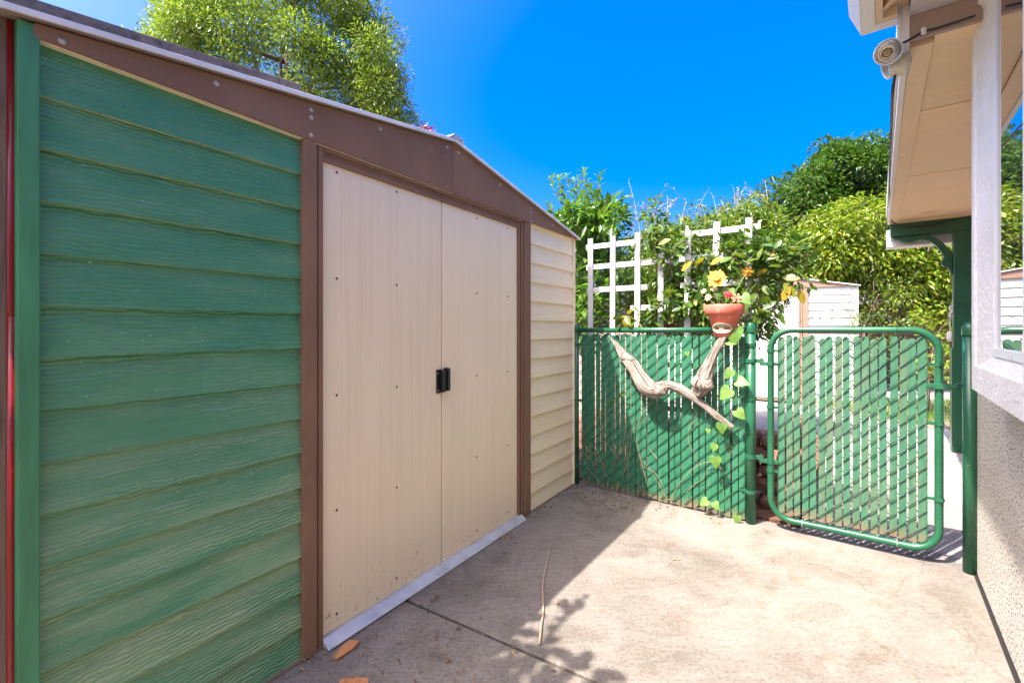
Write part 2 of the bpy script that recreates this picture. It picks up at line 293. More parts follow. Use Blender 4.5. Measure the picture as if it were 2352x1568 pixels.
# ------------------------------------------------------------------ mesh helpers
MX = {}
def tag(o, label=None, cat=None, group=None, kind=None):
    if label: o['label'] = label
    if cat: o['category'] = cat
    if group: o['group'] = group
    if kind: o['kind'] = kind
    return o
def thing(name, label, cat, loc=(0, 0, 0), rz=0.0, group=None):
    o = bpy.data.objects.new(name, None); col.objects.link(o); o.empty_display_size = .1
    o.location = loc; o.rotation_euler = (0, 0, rz)
    MX[o] = Matrix.Translation(Vector(loc)) @ Matrix.Rotation(rz, 4, 'Z')
    return tag(o, label, cat, group)
def addobj(name, me, parent=None, mat=None):
    o = bpy.data.objects.new(name, me); col.objects.link(o)
    if parent is not None: o.parent = parent
    MX[o] = MX[parent].copy() if parent is not None else Matrix.Identity(4)
    if mat is not None:
        o.matrix_local = mat; MX[o] = MX[o] @ mat
    return o
class MB:
    def __init__(s): s.v = []; s.f = []; s.uv = None
    def box(s, x0, x1, y0, y1, z0, z1):
        b = len(s.v); s.v += [(x0, y0, z0), (x1, y0, z0), (x1, y1, z0), (x0, y1, z0), (x0, y0, z1), (x1, y0, z1), (x1, y1, z1), (x0, y1, z1)]
        s.f += [tuple(b+i for i in q) for q in ((0, 3, 2, 1), (4, 5, 6, 7), (0, 1, 5, 4), (1, 2, 6, 5), (2, 3, 7, 6), (3, 0, 4, 7))]; return s
    def hexa(s, p):                                     # eight corners ordered like box
        b = len(s.v); s.v += [tuple(q) for q in p]
        s.f += [tuple(b+i for i in q) for q in ((0, 3, 2, 1), (4, 5, 6, 7), (0, 1, 5, 4), (1, 2, 6, 5), (2, 3, 7, 6), (3, 0, 4, 7))]; return s
    def prism(s, poly, a, bb, axis='y'):                # closed outline pushed from a to bb along an axis
        n = len(poly); b = len(s.v)
        for c in (a, bb):
            for (p, q) in poly:
                s.v.append({'y': (p, c, q), 'x': (c, p, q), 'z': (p, q, c)}[axis])
        s.f.append(tuple(b+i for i in range(n))); s.f.append(tuple(b+n+i for i in reversed(range(n))))
        for i in range(n): j = (i+1) % n; s.f.append((b+i, b+n+i, b+n+j, b+j))
        return s
    def tube(s, pts, r, n=8, cap=True, close=False, flat=None):
        pts = [Vector(p) for p in pts]; m = len(pts); b = len(s.v)
        rr = r if isinstance(r, (list, tuple)) else [r]*m
        up = None
        for i, p in enumerate(pts):
            if close: d = pts[(i+1) % m]-pts[i-1]
            else: d = pts[min(i+1, m-1)]-pts[max(i-1, 0)]
            d.normalize()
            if up is None:
                up = Vector((0, 0, 1)) if abs(d.z) < .9 else Vector((1, 0, 0))
            sd = d.cross(up).normalized(); up = sd.cross(d).normalized()
            for j in range(n):
                a = 2*math.pi*j/n; fl = flat if flat else 1
                s.v.append(tuple(p+sd*math.cos(a)*rr[i]+up*math.sin(a)*rr[i]*fl))
        for i in range(m if close else m-1):
            i2 = (i+1) % m
            for j in range(n):
                k = (j+1) % n; s.f.append((b+i*n+j, b+i*n+k, b+i2*n+k, b+i2*n+j))
        if cap and not close:
            s.f.append(tuple(b+j for j in reversed(range(n)))); s.f.append(tuple(b+(m-1)*n+j for j in range(n)))
        return s
    def lathe(s, prof, n=24, a0=0.0, a1=2*math.pi, c=(0, 0, 0)):
        full = abs(a1-a0-2*math.pi) < 1e-6; b = len(s.v); m = n if full else n+1
        for (r, z) in prof:
            for j in range(m):
                a = a0+(a1-a0)*j/n; s.v.append((c[0]+r*math.cos(a), c[1]+r*math.sin(a), c[2]+z))
        for i in range(len(prof)-1):
            for j in range(n):
                k = (j+1) % m; s.f.append((b+i*m+j, b+i*m+k, b+(i+1)*m+k, b+(i+1)*m+j))
        return s
    def mesh(s, name, mat, smooth=False):
        me = bpy.data.meshes.new(name); me.from_pydata(s.v, [], s.f); me.materials.append(mat)
        if smooth: me.polygons.foreach_set('use_smooth', [True]*len(me.polygons))
        me.update(); return me
    def build(s, name, mat, parent=None, smooth=False, bevel=0, world=False, seg=2):
        if world and parent is not None:
            inv = MX[parent].inverted(); s.v = [tuple(inv @ Vector(p)) for p in s.v]
        me = s.mesh(name, M[mat] if isinstance(mat, str) else mat, smooth)
        o = addobj(name, me, parent)
        if bevel:
            bv = o.modifiers.new('b', 'BEVEL'); bv.width = bevel; bv.segments = seg; bv.limit_method = 'ANGLE'; bv.angle_limit = R(40)
        return o
def piece(name, me, parent, loc, rot=None):
    mt = Matrix.Translation(Vector(loc))
    if rot is not None: mt = mt @ rot
    return addobj(name, me, parent, mt)
def fast_mesh(name, V, Fq, mat, smooth=False):
    V = np.asarray(V, np.float32); Fq = np.asarray(Fq, np.int32); k = Fq.shape[1]
    me = bpy.data.meshes.new(name); me.vertices.add(len(V)); me.vertices.foreach_set('co', V.ravel())
    me.loops.add(Fq.size); me.loops.foreach_set('vertex_index', Fq.ravel())
    me.polygons.add(len(Fq)); me.polygons.foreach_set('loop_start', np.arange(0, Fq.size, k, dtype=np.int32))
    me.materials.append(M[mat] if isinstance(mat, str) else mat); me.update(calc_edges=True); me.validate()
    if smooth: me.polygons.foreach_set('use_smooth', [True]*len(me.polygons))
    return me
def unit(a): return a/np.maximum(np.linalg.norm(a, axis=1, keepdims=True), 1e-6)
def leaf_cloud(base, d, up, L, W, fold=.25, curl=.0):
    """many small folded leaves: base points, directions, rough normals, lengths and widths"""
    n = len(base); d = unit(d); s = unit(np.cross(d, up)); u = np.cross(s, d)
    L = np.broadcast_to(np.asarray(L, float), (n,))[:, None]; W = np.broadcast_to(np.asarray(W, float), (n,))[:, None]
    tip = base+d*L-u*L*curl; mid = base+d*L*.45+u*L*curl*.4
    V = np.stack([base, mid+s*W*.5+u*W*fold, tip, mid-s*W*.5+u*W*fold, mid], 1).reshape(-1, 3)
    i = np.arange(n)[:, None]*5
    Fq = np.concatenate([i+np.array([[0, 4, 1]]), i+np.array([[4, 2, 1]]), i+np.array([[0, 3, 4]]), i+np.array([[4, 3, 2]])], 0)
    return V, Fq
def rand_dirs(n): return unit(rng.normal(size=(n, 3)))
def crown(clusters, per, spread, L, W, droop=.3, outward=None, fold=.25, jit=.35):
    """leaf clusters; leaves point outward from their cluster centre with droop"""
    c = np.repeat(np.asarray(clusters, float), per, 0); n = len(c)
    sp = np.broadcast_to(np.asarray(spread, float), (len(clusters),)); sp = np.repeat(sp, per)
    off = rand_dirs(n)*(rng.random((n, 1))**.45)*sp[:, None]
    b = c+off
    d = unit(off)+rand_dirs(n)*.7+np.array([0, 0, -droop])
    if outward is not None: d += unit(b-np.asarray(outward))*.5
    up = rand_dirs(n)*.6+np.array([0, 0, 1.0])
    LL = L*(1+jit*(rng.random(n)-.5)*2); WW = W*(1+jit*(rng.random(n)-.5)*2)
    return leaf_cloud(b, d, up, LL, WW, fold)
def ellipsoid_clusters(n, c, r, shell=.35, lump=.25, zmin=None, seed=0):
    out = []; k = 0
    while len(out) < n and k < n*40:
        k += 1
        d = rand_dirs(1)[0]; q = 1+lump*mnoise.noise(Vector(d*2.3)+Vector((seed*3.1, seed, 0)))*2
        rad = (shell+(1-shell)*rng.random()**.5)*q
        p = np.array(c)+d*np.array(r)*rad
        if zmin is not None and p[2] < zmin: continue
        out.append(p)
    return np.array(out)

# ================================================================== THE SETTING: ground, slabs, path
SA = math.atan2(.841, .541); S0 = Vector((-.793, 1.745, 0)); SU = Vector((.541, .841, 0)); SN = Vector((.841, -.541, 0))
def S(s, out, z=0): return S0+SU*s+SN*out+Vector((0, 0, z))
g = MB(); g.v = [(-150, -60, -.06), (150, -60, -.06), (150, 220, -.06), (-150, 220, -.06)]; g.f = [(0, 1, 2, 3)]
tag(g.build('ground', 'dirt'), kind='structure')
def slab(name, pts, z0, z1, mat, kind='structure', bev=.006):
    b = MB(); b.prism([(p.x, p.y) for p in pts], z1, z0, 'z'); b.f = [f[::-1] for f in b.f]
    o = b.build(name, mat, bevel=bev, seg=1); tag(o, kind=kind); return o
J = .490; JW = .0065
slab('patio_slab', [S(J-JW, -.1), S(-4, -.1), S(-4, 7), S(J-JW, 7)], -.12, -.003, 'concrete')
slab('patio_slab', [S(J+JW, 7), F(4.6, .10, 0), F(-.12, .10, 0), S(2.5, -.1), S(J+JW, -.1)], -.12, 0, 'concrete')
slab('joint_filler', [S(J-.02, -.1), S(J-.02, 7), S(J+.02, 7), S(J+.02, -.1)], -.11, -.035, 'dark_gap', bev=0)
# path behind the gate
for i in range(7):
    a = .115+i*1.32; b_ = a+1.305
    slab('path_slab', [F(1.50, a, 0), F(1.50, b_, 0), F(2.62, b_, 0), F(2.62, a, 0)], -.1, -.004-.001*(i % 2), 'path')
    slab('path_slab', [F(2.635, a, 0), F(2.635, b_, 0), F(4.6, b_, 0), F(4.6, a, 0)], -.1, -.006+.001*(i % 2), 'path')
slab('path_slab', [F(-1.0, 3.1, 0), F(-1.0, 5.6, 0), F(1.485, 5.6, 0), F(1.485, 3.1, 0)], -.1, .0, 'path')
slab('garden_bed', [F(-.3, .12, 0), F(-1.6, 3.08, 0), F(1.48, 3.08, 0), F(1.48, .12, 0)], -.1, .012, 'soil', bev=0)

# ================================================================== SHEDS
def board_mesh(L, mat, h=.1285):
    b = MB(); n = max(2, int(L/.12)); t = .014
    for i in range(n+1):
        x = L*i/n
        for (y, z) in ((-.004, h+.012), (-.0185, .0012), (-.0180, 0), (-.004, .0), ):
            b.v.append((x, y, z))
    for i in range(n):
        for j in range(3): b.f.append((i*4+j, i*4+j+1, (i+1)*4+j+1, (i+1)*4+j))
    b.f.append((0, 3, 2, 1)); e = n*4; b.f.append((e, e+1, e+2, e+3))
    me = b.mesh('siding_board', M[mat])
    if mat == 'green_siding':                          # weathered lower lip, with light bounced up from the ground put into its colour
        me.materials.append(M['worn_lit_lip'])
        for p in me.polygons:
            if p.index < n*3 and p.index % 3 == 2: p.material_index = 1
    return me
def make_shed(name, label, origin, rz, left, right, door, jamb, gable, full=True):
    t = thing(name, label, 'shed', origin, rz)
    lap = .1285; zs = [max(.0, -.0085+lap*i) for i in range(15)]
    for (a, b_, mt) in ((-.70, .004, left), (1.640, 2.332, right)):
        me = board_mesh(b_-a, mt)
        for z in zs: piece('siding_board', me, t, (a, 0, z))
    MB().box(-.738, -.699, -.034, .03, .0, 1.952).build('corner_trim', 'green_trim' if left == 'green_siding' else left, t, bevel=.003)
    MB().box(2.326, 2.350, -.026, .03, .0, 1.93).build('corner_trim', right, t, bevel=.002)
    # walls behind the siding, sides and back
    MB().box(-.72, .05, .0, .02, .0, 1.93).build('wall', right, t)
    MB().box(1.60, 2.33, .0, .02, .0, 1.93).build('wall', right, t)
    MB().box(-.735, -.715, .031, 2.4, 0, 1.93).build('side_wall', right, t)
    MB().box(2.326, 2.346, .031, 2.4, 0, 1.92).build('side_wall', right, t)
    MB().box(-.714, 2.325, 2.38, 2.4, 0, 1.92).build('back_wall', right, t)
    MB().box(-.735, 2.35, -.012, .04, -.02, .018).box(-.735, 2.35, -.030, -.0125, -.02, .009).build('sill_plate', 'dirt', t)
    # door frame
    b = MB(); b.box(.0, .055, -.032, .0, .0, 1.918).box(.0545, .062, -.027, .0, .0, 1.918).box(.067, .088, -.025, .0, .0, 1.918).box(.0615, .0675, -.014, 0, 0, 1.917)
    b.build('door_jamb', jamb, t, bevel=.0025)
    b = MB(); b.box(1.512, 1.528, -.022, 0, 0, 1.918).box(1.5275, 1.5405, -.008, 0, 0, 1.917).box(1.540, 1.562, -.026, 0, 0, 1.918).box(1.5615, 1.5685, -.010, 0, 0, 1.917).box(1.568, 1.648, -.032, 0, 0, 1.918)
    b.build('door_jamb', jamb, t, bevel=.0025)
    b = MB(); b.box(.088, 1.512, -.020, .0, 1.866, 1.884).box(.088, 1.512, -.014, 0, 1.8835, 1.905).box(.088, 1.512, -.026, 0, 1.9045, 1.9185)
    b.build('door_track', jamb, t, bevel=.002)
    # doors with pressed ribs
    for (a, b_) in ((.0885, .7865), (.7935, 1.5115)):
        m = MB(); xs = []
        nrib = 7; wd = (b_-a)
        prof = [(0, -.004), (.004, -.009)]
        for i in range(1, nrib):
            c = wd*i/nrib; prof += [(c-.004, -.009), (c-.0012, -.0081), (c+.0012, -.0081), (c+.004, -.0092)]
        prof += [(wd-.004, -.009), (wd, -.004)]
        for (x, y) in prof:
            m.v += [(x, y, 0), (x, y, 1.84)]
        for i in range(len(prof)-1): m.f.append((2*i, 2*i+2, 2*i+3, 2*i+1))
        n0 = len(m.v); m.v += [(0, .004, 0), (wd, .004, 0), (wd, .004, 1.84), (0, .004, 1.84)]; m.f.append((n0+1, n0, n0+3, n0+2))
        m.f += [(0, 1, n0+3, n0), (len(prof)*2-1, len(prof)*2-2, n0+1, n0+2)]
        d = addobj('door', m.mesh('door', M[door]), t, Matrix.Translation((a, 0, .030)))
        if full:
            sm = MB().lathe([(0, -.0035), (.0035, -.003), (.0058, -.001), (.006, 0)], 8)
            sm.v = [(x, z, y) for x, y, z in sm.v]; sme = sm.mesh('screw', M['dark_screw'], True)
            for sx in ((.16, .48) if a < .5 else (1.084, 1.40)):
                for zz in (1.843, 1.42, .956, .498, .085): piece('screw', sme, d, (sx-a, -.0085, zz-.03))
    d1, d2 = [o for o in t.children if o.name.startswith('door') and o.name.split('.')[0] == 'door'][:2]
    if full:
        h = MB().box(.655, .698, -.016, -.009, .865, .985).box(.678, .698, -.040, -.0155, .870, .980); hb = h.build('handle', 'black', d1, bevel=.003)
        h = MB().box(.004, .040, -.016, -.0095, .872, .990).box(.004, .018, -.046, -.0155, .874, .988).box(.028, .040, -.030, -.0155, .874, .988); h.build('handle', 'black', d2, bevel=.003)
        sm = MB().lathe([(0, -.002), (.004, -.0015), (.0045, 0)], 8); sm.v = [(x, z, y) for x, y, z in sm.v]; sme = sm.mesh('screw', M['screw'], True)
        for zz in (.88, .965): piece('screw', sme, d1, (.664, -.0162, zz))
    # gable
    PK, EL, ER = (.846, 2.185), (-.785, 1.950), (2.352, 1.924)
    zl = lambda x: EL[1]+(x-EL[0])/(PK[0]-EL[0])*(PK[1]-EL[1]) if x < PK[0] else PK[1]+(x-PK[0])/(ER[0]-PK[0])*(ER[1]-PK[1])
    MB().prism([(-.71, 1.922), (PK[0]-.0015, 1.922), (PK[0]-.0015, PK[1]-.004), (-.71, zl(-.71)-.006)], -.036, -.026).build('gable_panel', gable, t, bevel=.002)
    MB().prism([(PK[0]+.0015, 1.920), (2.345, 1.920), (2.345, zl(2.345)-.003), (PK[0]+.0015, PK[1]-.004)], -.036, -.026).build('gable_panel', gable, t, bevel=.002)
    MB().box(-.735, 2.345, -.0255, .0, 1.9195, 1.926).build('gable_flange', left if left != 'green_siding' else 'cream_siding', t)
    for nm, (x0, x1) in (('l', (-.83, PK[0])), ('r', (PK[0], 2.372))):
        b = MB(); z0, z1 = zl(x0), zl(x1)
        b.hexa([(x0, -.052, z0), (x1, -.052, z1), (x1, 2.45, z1), (x0, 2.45, z0), (x0, -.052, z0+.012), (x1, -.052, z1+.012), (x1, 2.45, z1+.012), (x0, 2.45, z0+.012)])
        nr = 5
        for i in range(1, nr):                        # standing ribs of the roof sheets
            y = -.05+i*.5
            b.hexa([(x0, y, z0+.0115), (x1, y, z1+.0115), (x1, y+.04, z1+.0115), (x0, y+.04, z0+.0115), (x0, y+.01, z0+.03), (x1, y+.01, z1+.03), (x1, y+.03, z1+.03), (x0, y+.03, z0+.03)])
        b.build('roof_panel', 'taupe', t)
        e = MB(); e.hexa([(x0, -.060, z0-.003), (x1, -.060, z1-.003), (x1, -.0525, z1-.003), (x0, -.0525, z0-.003), (x0, -.060, z0+.0135), (x1, -.060, z1+.0135), (x1, -.0525, z1+.0135), (x0, -.0525, z0+.0135)])
        e.build('roof_edge', 'white_edge' if full else 'white_paint', t, bevel=.002)
    z = PK[1]
    MB().hexa([(PK[0]-.05, -.064, z+.012), (PK[0]+.06, -.064, z+.012), (PK[0]+.06, 2.45, z+.012), (PK[0]-.05, 2.45, z+.012), (PK[0]-.02, -.064, z+.034), (PK[0]+.05, -.064, z+.026), (PK[0]+.05, 2.45, z+.026), (PK[0]-.02, 2.45, z+.034)]).build('ridge_cap', 'grey_metal' if full else 'taupe', t)
    if full:
        sm = MB().lathe([(0, -.004), (.004, -.0035), (.0045, -.002), (.0085, -.0015), (.009, 0)], 10); sm.v = [(x, z, y) for x, y, z in sm.v]; sme = sm.mesh('screw', M['screw'], True)
        for (sx, dz) in ((-.66, .02), (-.30, .02), (.03, .02), (.03, .05), (.03, .115), (.36, .02), (.80, .02), (.89, .02), (1.28, .02), (1.64, .02), (1.645, .045), (1.64, .11), (1.95, .02), (2.27, .012)):
            piece('screw', sme, t, (sx, -.0362, max(zl(sx)-dz-.012, 1.93)))
        # metal ramp under the doors
        b = MB(); b.hexa([(.082, -.068, .002), (1.535, -.068, .002), (1.535, -.030, .002), (.082, -.030, .002), (.082, -.068, .006), (1.535, -.068, .006), (1.535, -.030, .034), (.082, -.030, .034)])
        b.box(.088, 1.53, -.0298, -.002, .0185, .029); b.build('door_ramp', 'grey_metal', t, bevel=.002)
    return t
shed = make_shed('garden_shed', 'large shed beside the patio with cream sliding doors and a green clapboard panel', S0, SA, 'green_siding', 'cream_siding', 'cream_door', 'brown', 'brown')
a2 = math.atan2(-.4, .917)
shed2 = make_shed('garden_shed', 'distant white shed behind the gate with a tan door post', Vector((3.50, 8.62, 0)), a2, 'white_siding', 'white_siding', 'white_door', 'tan_metal', 'tan_metal', full=False)
# weathered plank lying on the shed roof
def on_roof(s, out, dz):
    z = 1.950+(s+.785)/(.846+.785)*(2.185-1.950) if s < .846 else 2.185-(s-.846)*.173
    return S(s, out, z+dz)
pl = thing('roof_plank', 'weathered grey wooden plank lying on the left slope of the shed roof', 'plank', on_roof(-.9, -.02, 0))
b = MB(); b.hexa([on_roof(-1.25, .035, .014), on_roof(-.012, .035, .014), on_roof(-.012, -.11, .014), on_roof(-1.25, -.11, .014), on_roof(-1.25, .035, .052), on_roof(-.012, .035, .052), on_roof(-.012, -.11, .052), on_roof(-1.25, -.11, .052)])
b.build('board', 'plank', pl, world=True, bevel=.004)
# old post, red strip and block at the left edge
q = P(8, 755, 1.085)
po = thing('fence_post', 'old brown wooden post at the left edge, beside the red strip', 'post', (-1.262, 1.098, 0), SA)
MB().box(-.05, .05, -.05, .05, 0, 1.985).build('post', 'old_brown', po, bevel=.004)
MB().box(-.02, .03, -.075, -.0505, 1.73, 1.772).build('wood_block', 'white_wood', po, bevel=.004)
q = P(27, 755, 1.118)
rp = thing('red_strip', 'glossy red vertical pipe between the brown post and the green corner board', 'pipe', (q.x-.006, q.y+.004, 0))
MB().tube([(0, 0, 0), (0, 0, 1.25)], .0108, 12).build('pipe', 'red', rp, True)
b = MB(); b.tube([(0, 0, 1.2505), (.0, 0, 1.262), (0, 0, 1.95)], .0102, 12); b.build('upper_pipe', 'red', rp, True)

# ================================================================== HOUSE
HA = math.atan2(-.788, -.615); H0 = Vector((2.339, 2.374, 0))
def Hp(x, y, z): return H0+Vector((-.615, -.788, 0))*x+Vector((.788, -.615, 0))*y+Vector((0, 0, z))
house = thing('house', 'beige stucco house on the right with a white framed window and green porch post', 'house', H0, HA)
MB().box(0, 5.5, 0, .25, .012, 2.36).build('wall', 'stucco_wall', house)
MB().box(0, .25, .2505, 3.2, .012, 2.36).build('end_wall', 'stucco_wall', house)
# window surround proud of the wall, recessed window in it
X0, X1, Z0, Z1 = .775, 1.90, .985, 2.62; PJ = -.10
sur = MB()
def frame_ring(b, o4, i4, y0, y1, yi=None):
    """a ring with outer edge o4 and inner edge i4 (x0, x1, z0, z1); yi = depth of the inner front edge"""
    c = lambda q: [(q[0], q[2]), (q[1], q[2]), (q[1], q[3]), (q[0], q[3])]
    o, i, k = c(o4), c(i4), len(b.v)
    b.v += [(x, y0, z) for x, z in o]+[(x, yi if yi is not None else y0, z) for x, z in i]+[(x, y1, z) for x, z in o]+[(x, y1, z) for x, z in i]
    for e in range(4):
        f = (e+1) % 4
        b.f += [(k+e, k+f, k+4+f, k+4+e), (k+8+f, k+8+e, k+12+e, k+12+f), (k+f, k+e, k+8+e, k+8+f), (k+4+e, k+4+f, k+12+f, k+12+e)]
FO = (.845, 1.585, 1.085, 2.395); FI = (1.05, 1.50, 1.128, 2.34)
frame_ring(sur, (X0, X1, Z0, Z1), FO, PJ, -.0005)
suro = sur.build('window_surround', 'stucco_white', house, bevel=.010, seg=3)
rv = MB(); frame_ring(rv, (FO[0]-.004, FO[1]+.004, FO[2]-.004, FO[3]+.004), FI, PJ+.006, -.001, -.070); rv.build('reveal', 'stucco_white', suro)
win = MB(); frame_ring(win, (FI[0]-.002, FI[1]+.002, FI[2]-.002, FI[3]+.002), (FI[0]+.020, FI[1]-.02, FI[2]+.028, FI[3]-.02), -.078, -.0015)
wo = win.build('window_frame', 'vinyl', suro, bevel=.002)
MB().box(FI[0]+.018, FI[1]-.018, -.070, -.064, FI[2]+.026, FI[3]-.018).build('pane', 'glass', wo)
# porch ceiling in three panels, boards and fascia
ZS = 2.345; YF = -.29
for (a, b_) in ((.895, .099), (.087, -1.234), (-1.246, -3.03)):
    MB().box(b_, a, YF+.075, 1.6, ZS, ZS+.02).build('soffit_panel', 'soffit', house, bevel=.002)
MB().box(-3.03, .9, YF+.02, 1.6, ZS+.0205, ZS+.03).build('ceiling_backing', 'taupe', house)
MB().box(-3.03, .86, YF+.002, YF+.074, ZS-.012, ZS+.02).build('edge_board', 'soffit', house, bevel=.002)
MB().box(-3.10, .92, YF-.022, YF+.001, ZS-.02, ZS+.16).build('fascia', 'white_paint', house, bevel=.002)
MB().box(-3.10, .92, YF-.034, YF-.0225, ZS+.05, ZS+.17).build('fascia_cap', 'white_paint', house, bevel=.002)
MB().box(-3.045, -3.031, YF+.003, 1.6, ZS-.012, ZS+.02).box(-3.07, -3.0455, YF+.003, 1.6, ZS-.022, ZS+.02).build('end_moulding', 'soffit', house)
MB().box(-3.4, .95, YF-.02, 1.7, ZS+.171, ZS+.20).build('porch_roof', 'roof_tile', house)
MB().box(.896, .918, YF+.002, 1.6, ZS-.004, 2.433).build('end_board', 'taupe', house, bevel=.002)
vm = MB().tube([(-2.75, -.06, ZS-.004), (-2.75, .05, ZS-.004)], .012, 8, flat=.3); vm.build('soffit_vent', 'soffit', house)
# main eave above the window with open framed underside and gutter
MB().box(.9185, 4.0, YF+.0, 0, 2.433, 2.45).build('eave_soffit', 'pale_grey', house)
MB().box(.9185, 4.0, -.012, 0, 2.36, 2.4325).build('frieze_board', 'pale_grey', house)
ee = MB(); ee.box(.88, .935, -.44, YF-.036, 2.433, 2.46); ee.box(.88, 4.0, -.44, -.395, 2.4335, 2.46); ee.build('eave_frame', 'white_paint', house, bevel=.002)
ei = MB(); ei.box(.936, .958, -.394, YF-.036, 2.437, 2.475); ei.box(.959, 4.0, -.394, -.372, 2.437, 2.475); ei.build('inner_batten', 'soffit', house)
b = MB(); b.hexa([(.955, -.37, 2.452), (.975, -.385, 2.452), (1.16, -.30, 2.452), (1.145, -.285, 2.452), (.955, -.37, 2.47), (.975, -.385, 2.47), (1.16, -.30, 2.47), (1.145, -.285, 2.47)]); b.build('brace', 'soffit', house, bevel=.002)
MB().box(.9, 4.0, -.44, YF-.002, 2.4765, 2.50).build('eave_deck', 'soffit', house)
MB().prism([(-.4405, 2.433), (-.482, 2.527), (-.487, 2.60), (-.4405, 2.60)], .88, 4.0, 'x').build('gutter', 'white_paint', house, bevel=.002)
MB().box(.86, 5.5, -.47, 2.2, 2.601, 2.63).build('main_roof', 'roof_tile', house)
# green porch beam, bracket, post
MB().box(-3.20, -3.0705, YF+.0, 1.6, 2.19, ZS-.023).build('porch_beam', 'porch_green', house, bevel=.004)
MB().box(-3.42, -3.201, YF-.03, 1.6, 2.10, 2.19).box(-3.42, -3.3, YF-.03, 1.6, 2.1905, 2.3).build('porch_fascia', 'white_paint', house, bevel=.003)
pts_o = [(-.285, 2.1895), (-.255, 2.165), (-.215, 2.155), (-.20, 2.135), (-.16, 2.118), (-.10, 2.118), (-.06, 2.14), (-.03, 2.142), (.02, 2.12), (.07, 2.07), (.105, 2.01), (.135, 1.94), (.118, 1.915), (.115, 1.875), (.135, 1.845), (.165, 1.835), (.178, 1.80), (.185, 1.765), (.199, 1.765)]
pts_i = [(.199, 1.96), (.175, 2.02), (.12, 2.10), (.06, 2.155), (.0, 2.1895)]
MB().prism(pts_o+pts_i, -3.165, -3.105, 'x').build('bracket', 'porch_green', house, bevel=.006)
MB().box(-3.20, -3.07, .20, .33, 0, 2.1895).build('porch_post', 'porch_green', house, bevel=.008)
MB().box(-3.215, -3.055, .185, .345, .0, 1.03).build('post_sleeve', 'porch_green', house, bevel=.006)
# white drain pipe at the house corner
q = Hp(-.06, .02, 0)
dp = thing('drain_pipe', 'thin white drain pipe at the house corner behind the gate post', 'pipe', q)
MB().tube([(0, 0, .03), (0, 0, .95)], .017, 12).build('pipe', 'white_wood', dp, True)
MB().tube([(-.01, -.01, .012), (0, 0, .034)], .020, 12).build('pipe_end', 'dark_gap', dp, True)
slab('joint_filler', [Hp(-.05, -.013, 0), Hp(4, -.013, 0), Hp(4, .01, 0), Hp(-.05, .01, 0)], -.05, .004, 'dark_gap', bev=0)

# ================================================================== CHAIN LINK FENCE AND GATE
FA = math.atan2(FU.y, FU.x)
def rect_wires(b, k0, k1, z0, z1, sx, sz, y, rising, r=.0025):
    """straight runs of the wire fabric in one direction, clipped to the panel"""
    c = -int((z1-z0)/sz)-2; m_ = sz/(2*sx)*2
    sl = sz/(2*sx)
    n = int((k1-k0)*sl*1.0/sz+(z1-z0)/sz)+3
    for i in range(-n, n+1):
        pts = []
        for k in (k0, k1):
            z = z0+i*sz+(k-k0)*sl if rising else z1-i*sz-(k-k0)*sl
            pts.append((k, z))
        (ka, za), (kb, zb) = pts
        def clip(ka, za, kb, zb):
            t0, t1 = 0.0, 1.0; dz = zb-za
            for lo, s_ in ((z0, 1), (z1, -1)):
                fa = (za-lo)*s_; fb = (zb-lo)*s_
                if fa < 0 and fb < 0: return None
                if fa < 0: t0 = max(t0, fa/(fa-fb))
                if fb < 0: t1 = min(t1, fa/(fa-fb))
            if t1-t0 < .01: return None
            return t0, t1
        c_ = clip(ka, za, kb, zb)
        if not c_: continue
        A = (ka+(kb-ka)*c_[0], za+(zb-za)*c_[0]); B = (ka+(kb-ka)*c_[1], za+(zb-za)*c_[1])
        # the fabric bellies a little and bends at every crossing
        nseg = max(1, int((B[0]-A[0])/sx)); pp = []
        for j in range(nseg+1):
            t = j/nseg; k = A[0]+(B[0]-A[0])*t; z = A[1]+(B[1]-A[1])*t
            pp.append((k, y+(.0028 if j % 2 else -.0010)*(1 if rising else -1)*-1, z+(.003 if j % 2 else -.003)))
        if len(pp) > 1: b.tube(pp, r, 5, cap=False)
def slat_mesh(w_, h, mat, notch=True):
    b = MB(); hw = w_/2
    o = [(-hw, 0), (hw, 0), (hw, h-.010), (hw*.6, h-.003), (0, h), (-hw*.6, h-.003), (-hw, h-.010)]
    b.prism(o, -.0022, .0022)
    return b.mesh('slat', M[mat])
fence = thing('chain_link_fence', 'green slatted chain link fence panel between shed and gate', 'fence', F0, FA)
pitch = .0403
sme = [slat_mesh(.0348, 1.165, 'slat'), slat_mesh(.0348, 1.160, 'slat'), slat_mesh(.0340, 1.168, 'slat')]
i = 0; k = .065
while k < 1.205:
    rot = Matrix.Rotation(random.uniform(-.004, .004), 4, 'Y') @ Matrix.Rotation(random.uniform(-.05, .05), 4, 'Z')
    piece('slat', sme[i % 3], fence, (k+random.uniform(-.002, .002)+(.0010 if i % 2 else -.0010), random.uniform(-.001, .001), .008+random.uniform(0, .012)), rot); k += pitch; i += 1
b = MB(); rect_wires(b, .03, 1.215, .03, 1.185, pitch, .077, -.0075, True); rect_wires(b, .03, 1.215, .03, 1.185, pitch, .077, .0075, False)
b.build('wire_mesh', 'wire', fence)
def post(parent, k, p, r, h, cap='dome', name='post'):
    o = MB().tube([(k, p, 0), (k, p, h)], r, 20).build(name, 'green_pipe', parent, True)
    o.data.polygons[-1].use_smooth = False
    c = MB().lathe([(r*1.12, h-.03), (r*1.12, h-.002), (r*1.02, h+.004), (r*1.0, h+.010), (r*.8, h+.020), (r*.45, h+.027), (0, h+.029)], 20, c=(k, p, 0))
    c.build('post_cap', 'green_pipe', o, True); return o
